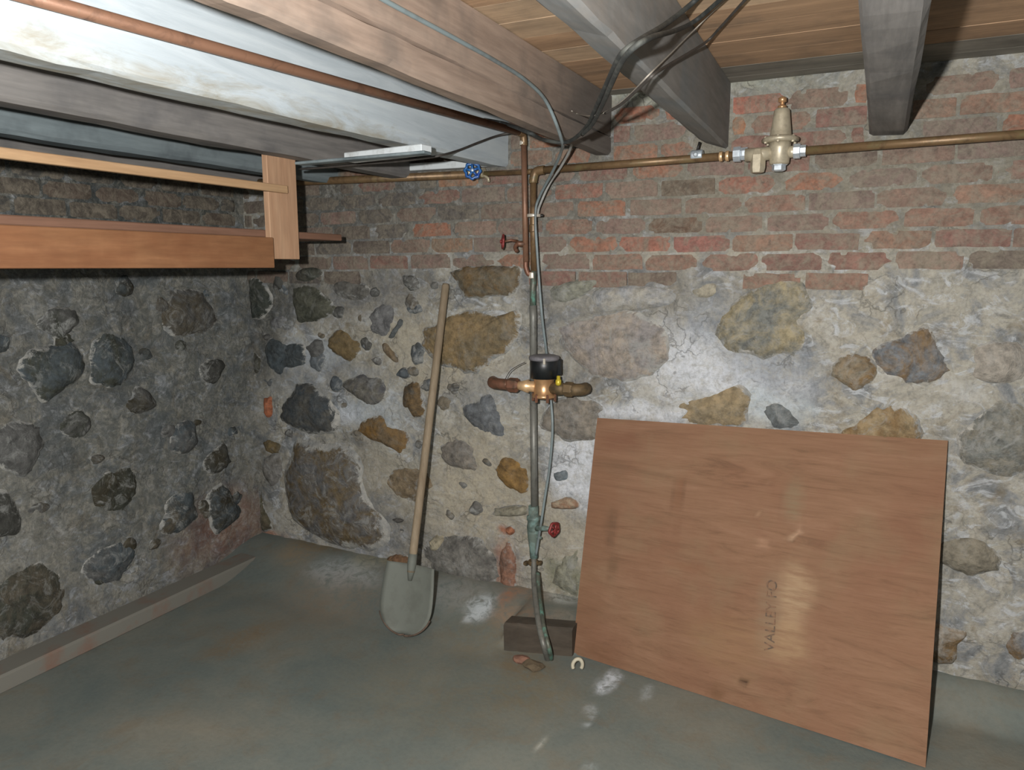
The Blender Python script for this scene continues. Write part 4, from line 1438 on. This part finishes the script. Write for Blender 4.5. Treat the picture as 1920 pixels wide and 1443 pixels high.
# ---------------------------------------------------------------- hanging shelf by the left wall
SX = -1.955
sp_ = thing('hanging_shelf', 'rough shelf of pine hanger, rail and boards hung near the left wall', 'shelf', X(525, 440, SX))
yA, yB = X(495, 380, SX).y, X(549, 380, SX).y
zt = 1.80
zb_ = X(552, 486, SX).z
bm = B()
box(bm, (SX - .002, yA, zb_), (SX + .022, yB, zt), .002)
obj('hanger', bm, W_PINE, sp_)
rt_, rb_ = X(470, 339, SX + .04), X(470, 354, SX + .04)
bm = B()
box(bm, (SX + .023, .75, rb_.z), (SX + .045, X(540, 350, SX + .045).y, rt_.z), .002)
obj('rail', bm, W_PINEY, sp_)
s1, s2 = X(470, 429, SX), X(470, 443, SX)
bm = B()
yE = X(635, 436, SX - .02).y
box(bm, (SX - .50, .75, s2.z), (SX - .004, yE, s1.z), .003)
obj('shelf_board', bm, W_SHELF, sp_)
a1, a2 = X(470, 443, SX + .045), X(470, 502, SX + .045)
bm = B()
box(bm, (SX + .023, .75, a2.z), (SX + .045, X(514, 470, SX + .045).y, a1.z), .002)
obj('apron_board', bm, W_APRON, sp_)['label'] = 'orange brown apron board'
bm = B()
box(bm, (SX - .50, .75, a2.z), (SX + .022, .77, a1.z), .002)
obj('end_board', bm, W_APRON, sp_)

# ---------------------------------------------------------------- floor pieces
p0 = Z(945, 1222, ZF)
bm = B()
yf = 2.455
x0, x1 = Y(945, 1200, yf).x, -.976
zt_ = Y(945, 1166, yf).z
beamv = []
nseg = 10
for i in range(nseg + 1):
    x = x0 + (x1 - x0) * i / nseg
    j = .004 * nz(x * 30, 1, 2)
    yf = 2.455 + .075 * i / nseg
    beamv.append([bm.verts.new((x, yf + j, ZF - .01)), bm.verts.new((x, yf - .004 + j, zt_ - .012 + j)), bm.verts.new((x, yf + .008, zt_ - .004 + j)), bm.verts.new((x, yf + .07, zt_ - .004)), bm.verts.new((x, yf + .07, ZF - .01))])
for A, C2 in zip(beamv, beamv[1:]):
    for q in range(5): bm.faces.new((A[q], A[(q + 1) % 5], C2[(q + 1) % 5], C2[q]))
bm.faces.new(beamv[0][::-1]); bm.faces.new(beamv[-1])
bmesh.ops.recalc_face_normals(bm, faces=bm.faces)
tag(obj('timber_block', bm, W_OLD), 'rotten dark timber on the floor behind the foot of the service pipe', 'timber')

bm = B()
box(bm, (XL + .04, 1.1, ZF - .005), (-2.705, 2.745, -.035), .008)
tag(obj('floor_slab', bm, SLAB), 'low grey slab lying in the corner along the left wall', 'slab')

rc_ = Z(1089, 1250, ZF)
bm = B()
pts = []
for k in range(13):
    a = math.radians(-35 + 250 * k / 12)
    pts.append(rc_ + Vector((0, -.035, .026)) + RT * .018 * math.cos(a) + Vector((0, .25, 1)).normalized() * .022 * math.sin(a))
tube(bm, pts, .0072, 8, True, 3)
tag(obj('ring_fragment', bm, CERAMIC), 'broken off-white ring standing at the lower plywood corner', 'ring')
rr_ = random.Random(4)
for i, (px_, py_, s, col) in enumerate([(978, 1240, .026, RUSTC), (1000, 1252, .030, W_OLD)]):
    bm = B()
    p = Z(px_, py_, ZF)
    bmesh.ops.create_icosphere(bm, subdivisions=2, radius=1)
    for v in bm.verts:
        n_ = 1 + .3 * nz(v.co.x * 2 + i * 5, v.co.y * 2, v.co.z * 2)
        v.co = Vector((v.co.x * s * 1.4 * n_, v.co.y * s * n_, v.co.z * s * .55 * n_)) + p + Vector((0, 0, s * .38))
    tag(obj('rubble_chip', bm, [mat_plain('brick_chip', lin(128, 94, 78), .9, 0, .4, 40), mat_plain('earth_clod', lin(92, 80, 62), .95, 0, .4, 40)][i]),
        ['reddish brick chip on the floor left of the service pipe', 'brown clod of earth between the brick chip and the service pipe'][i], 'rubble')
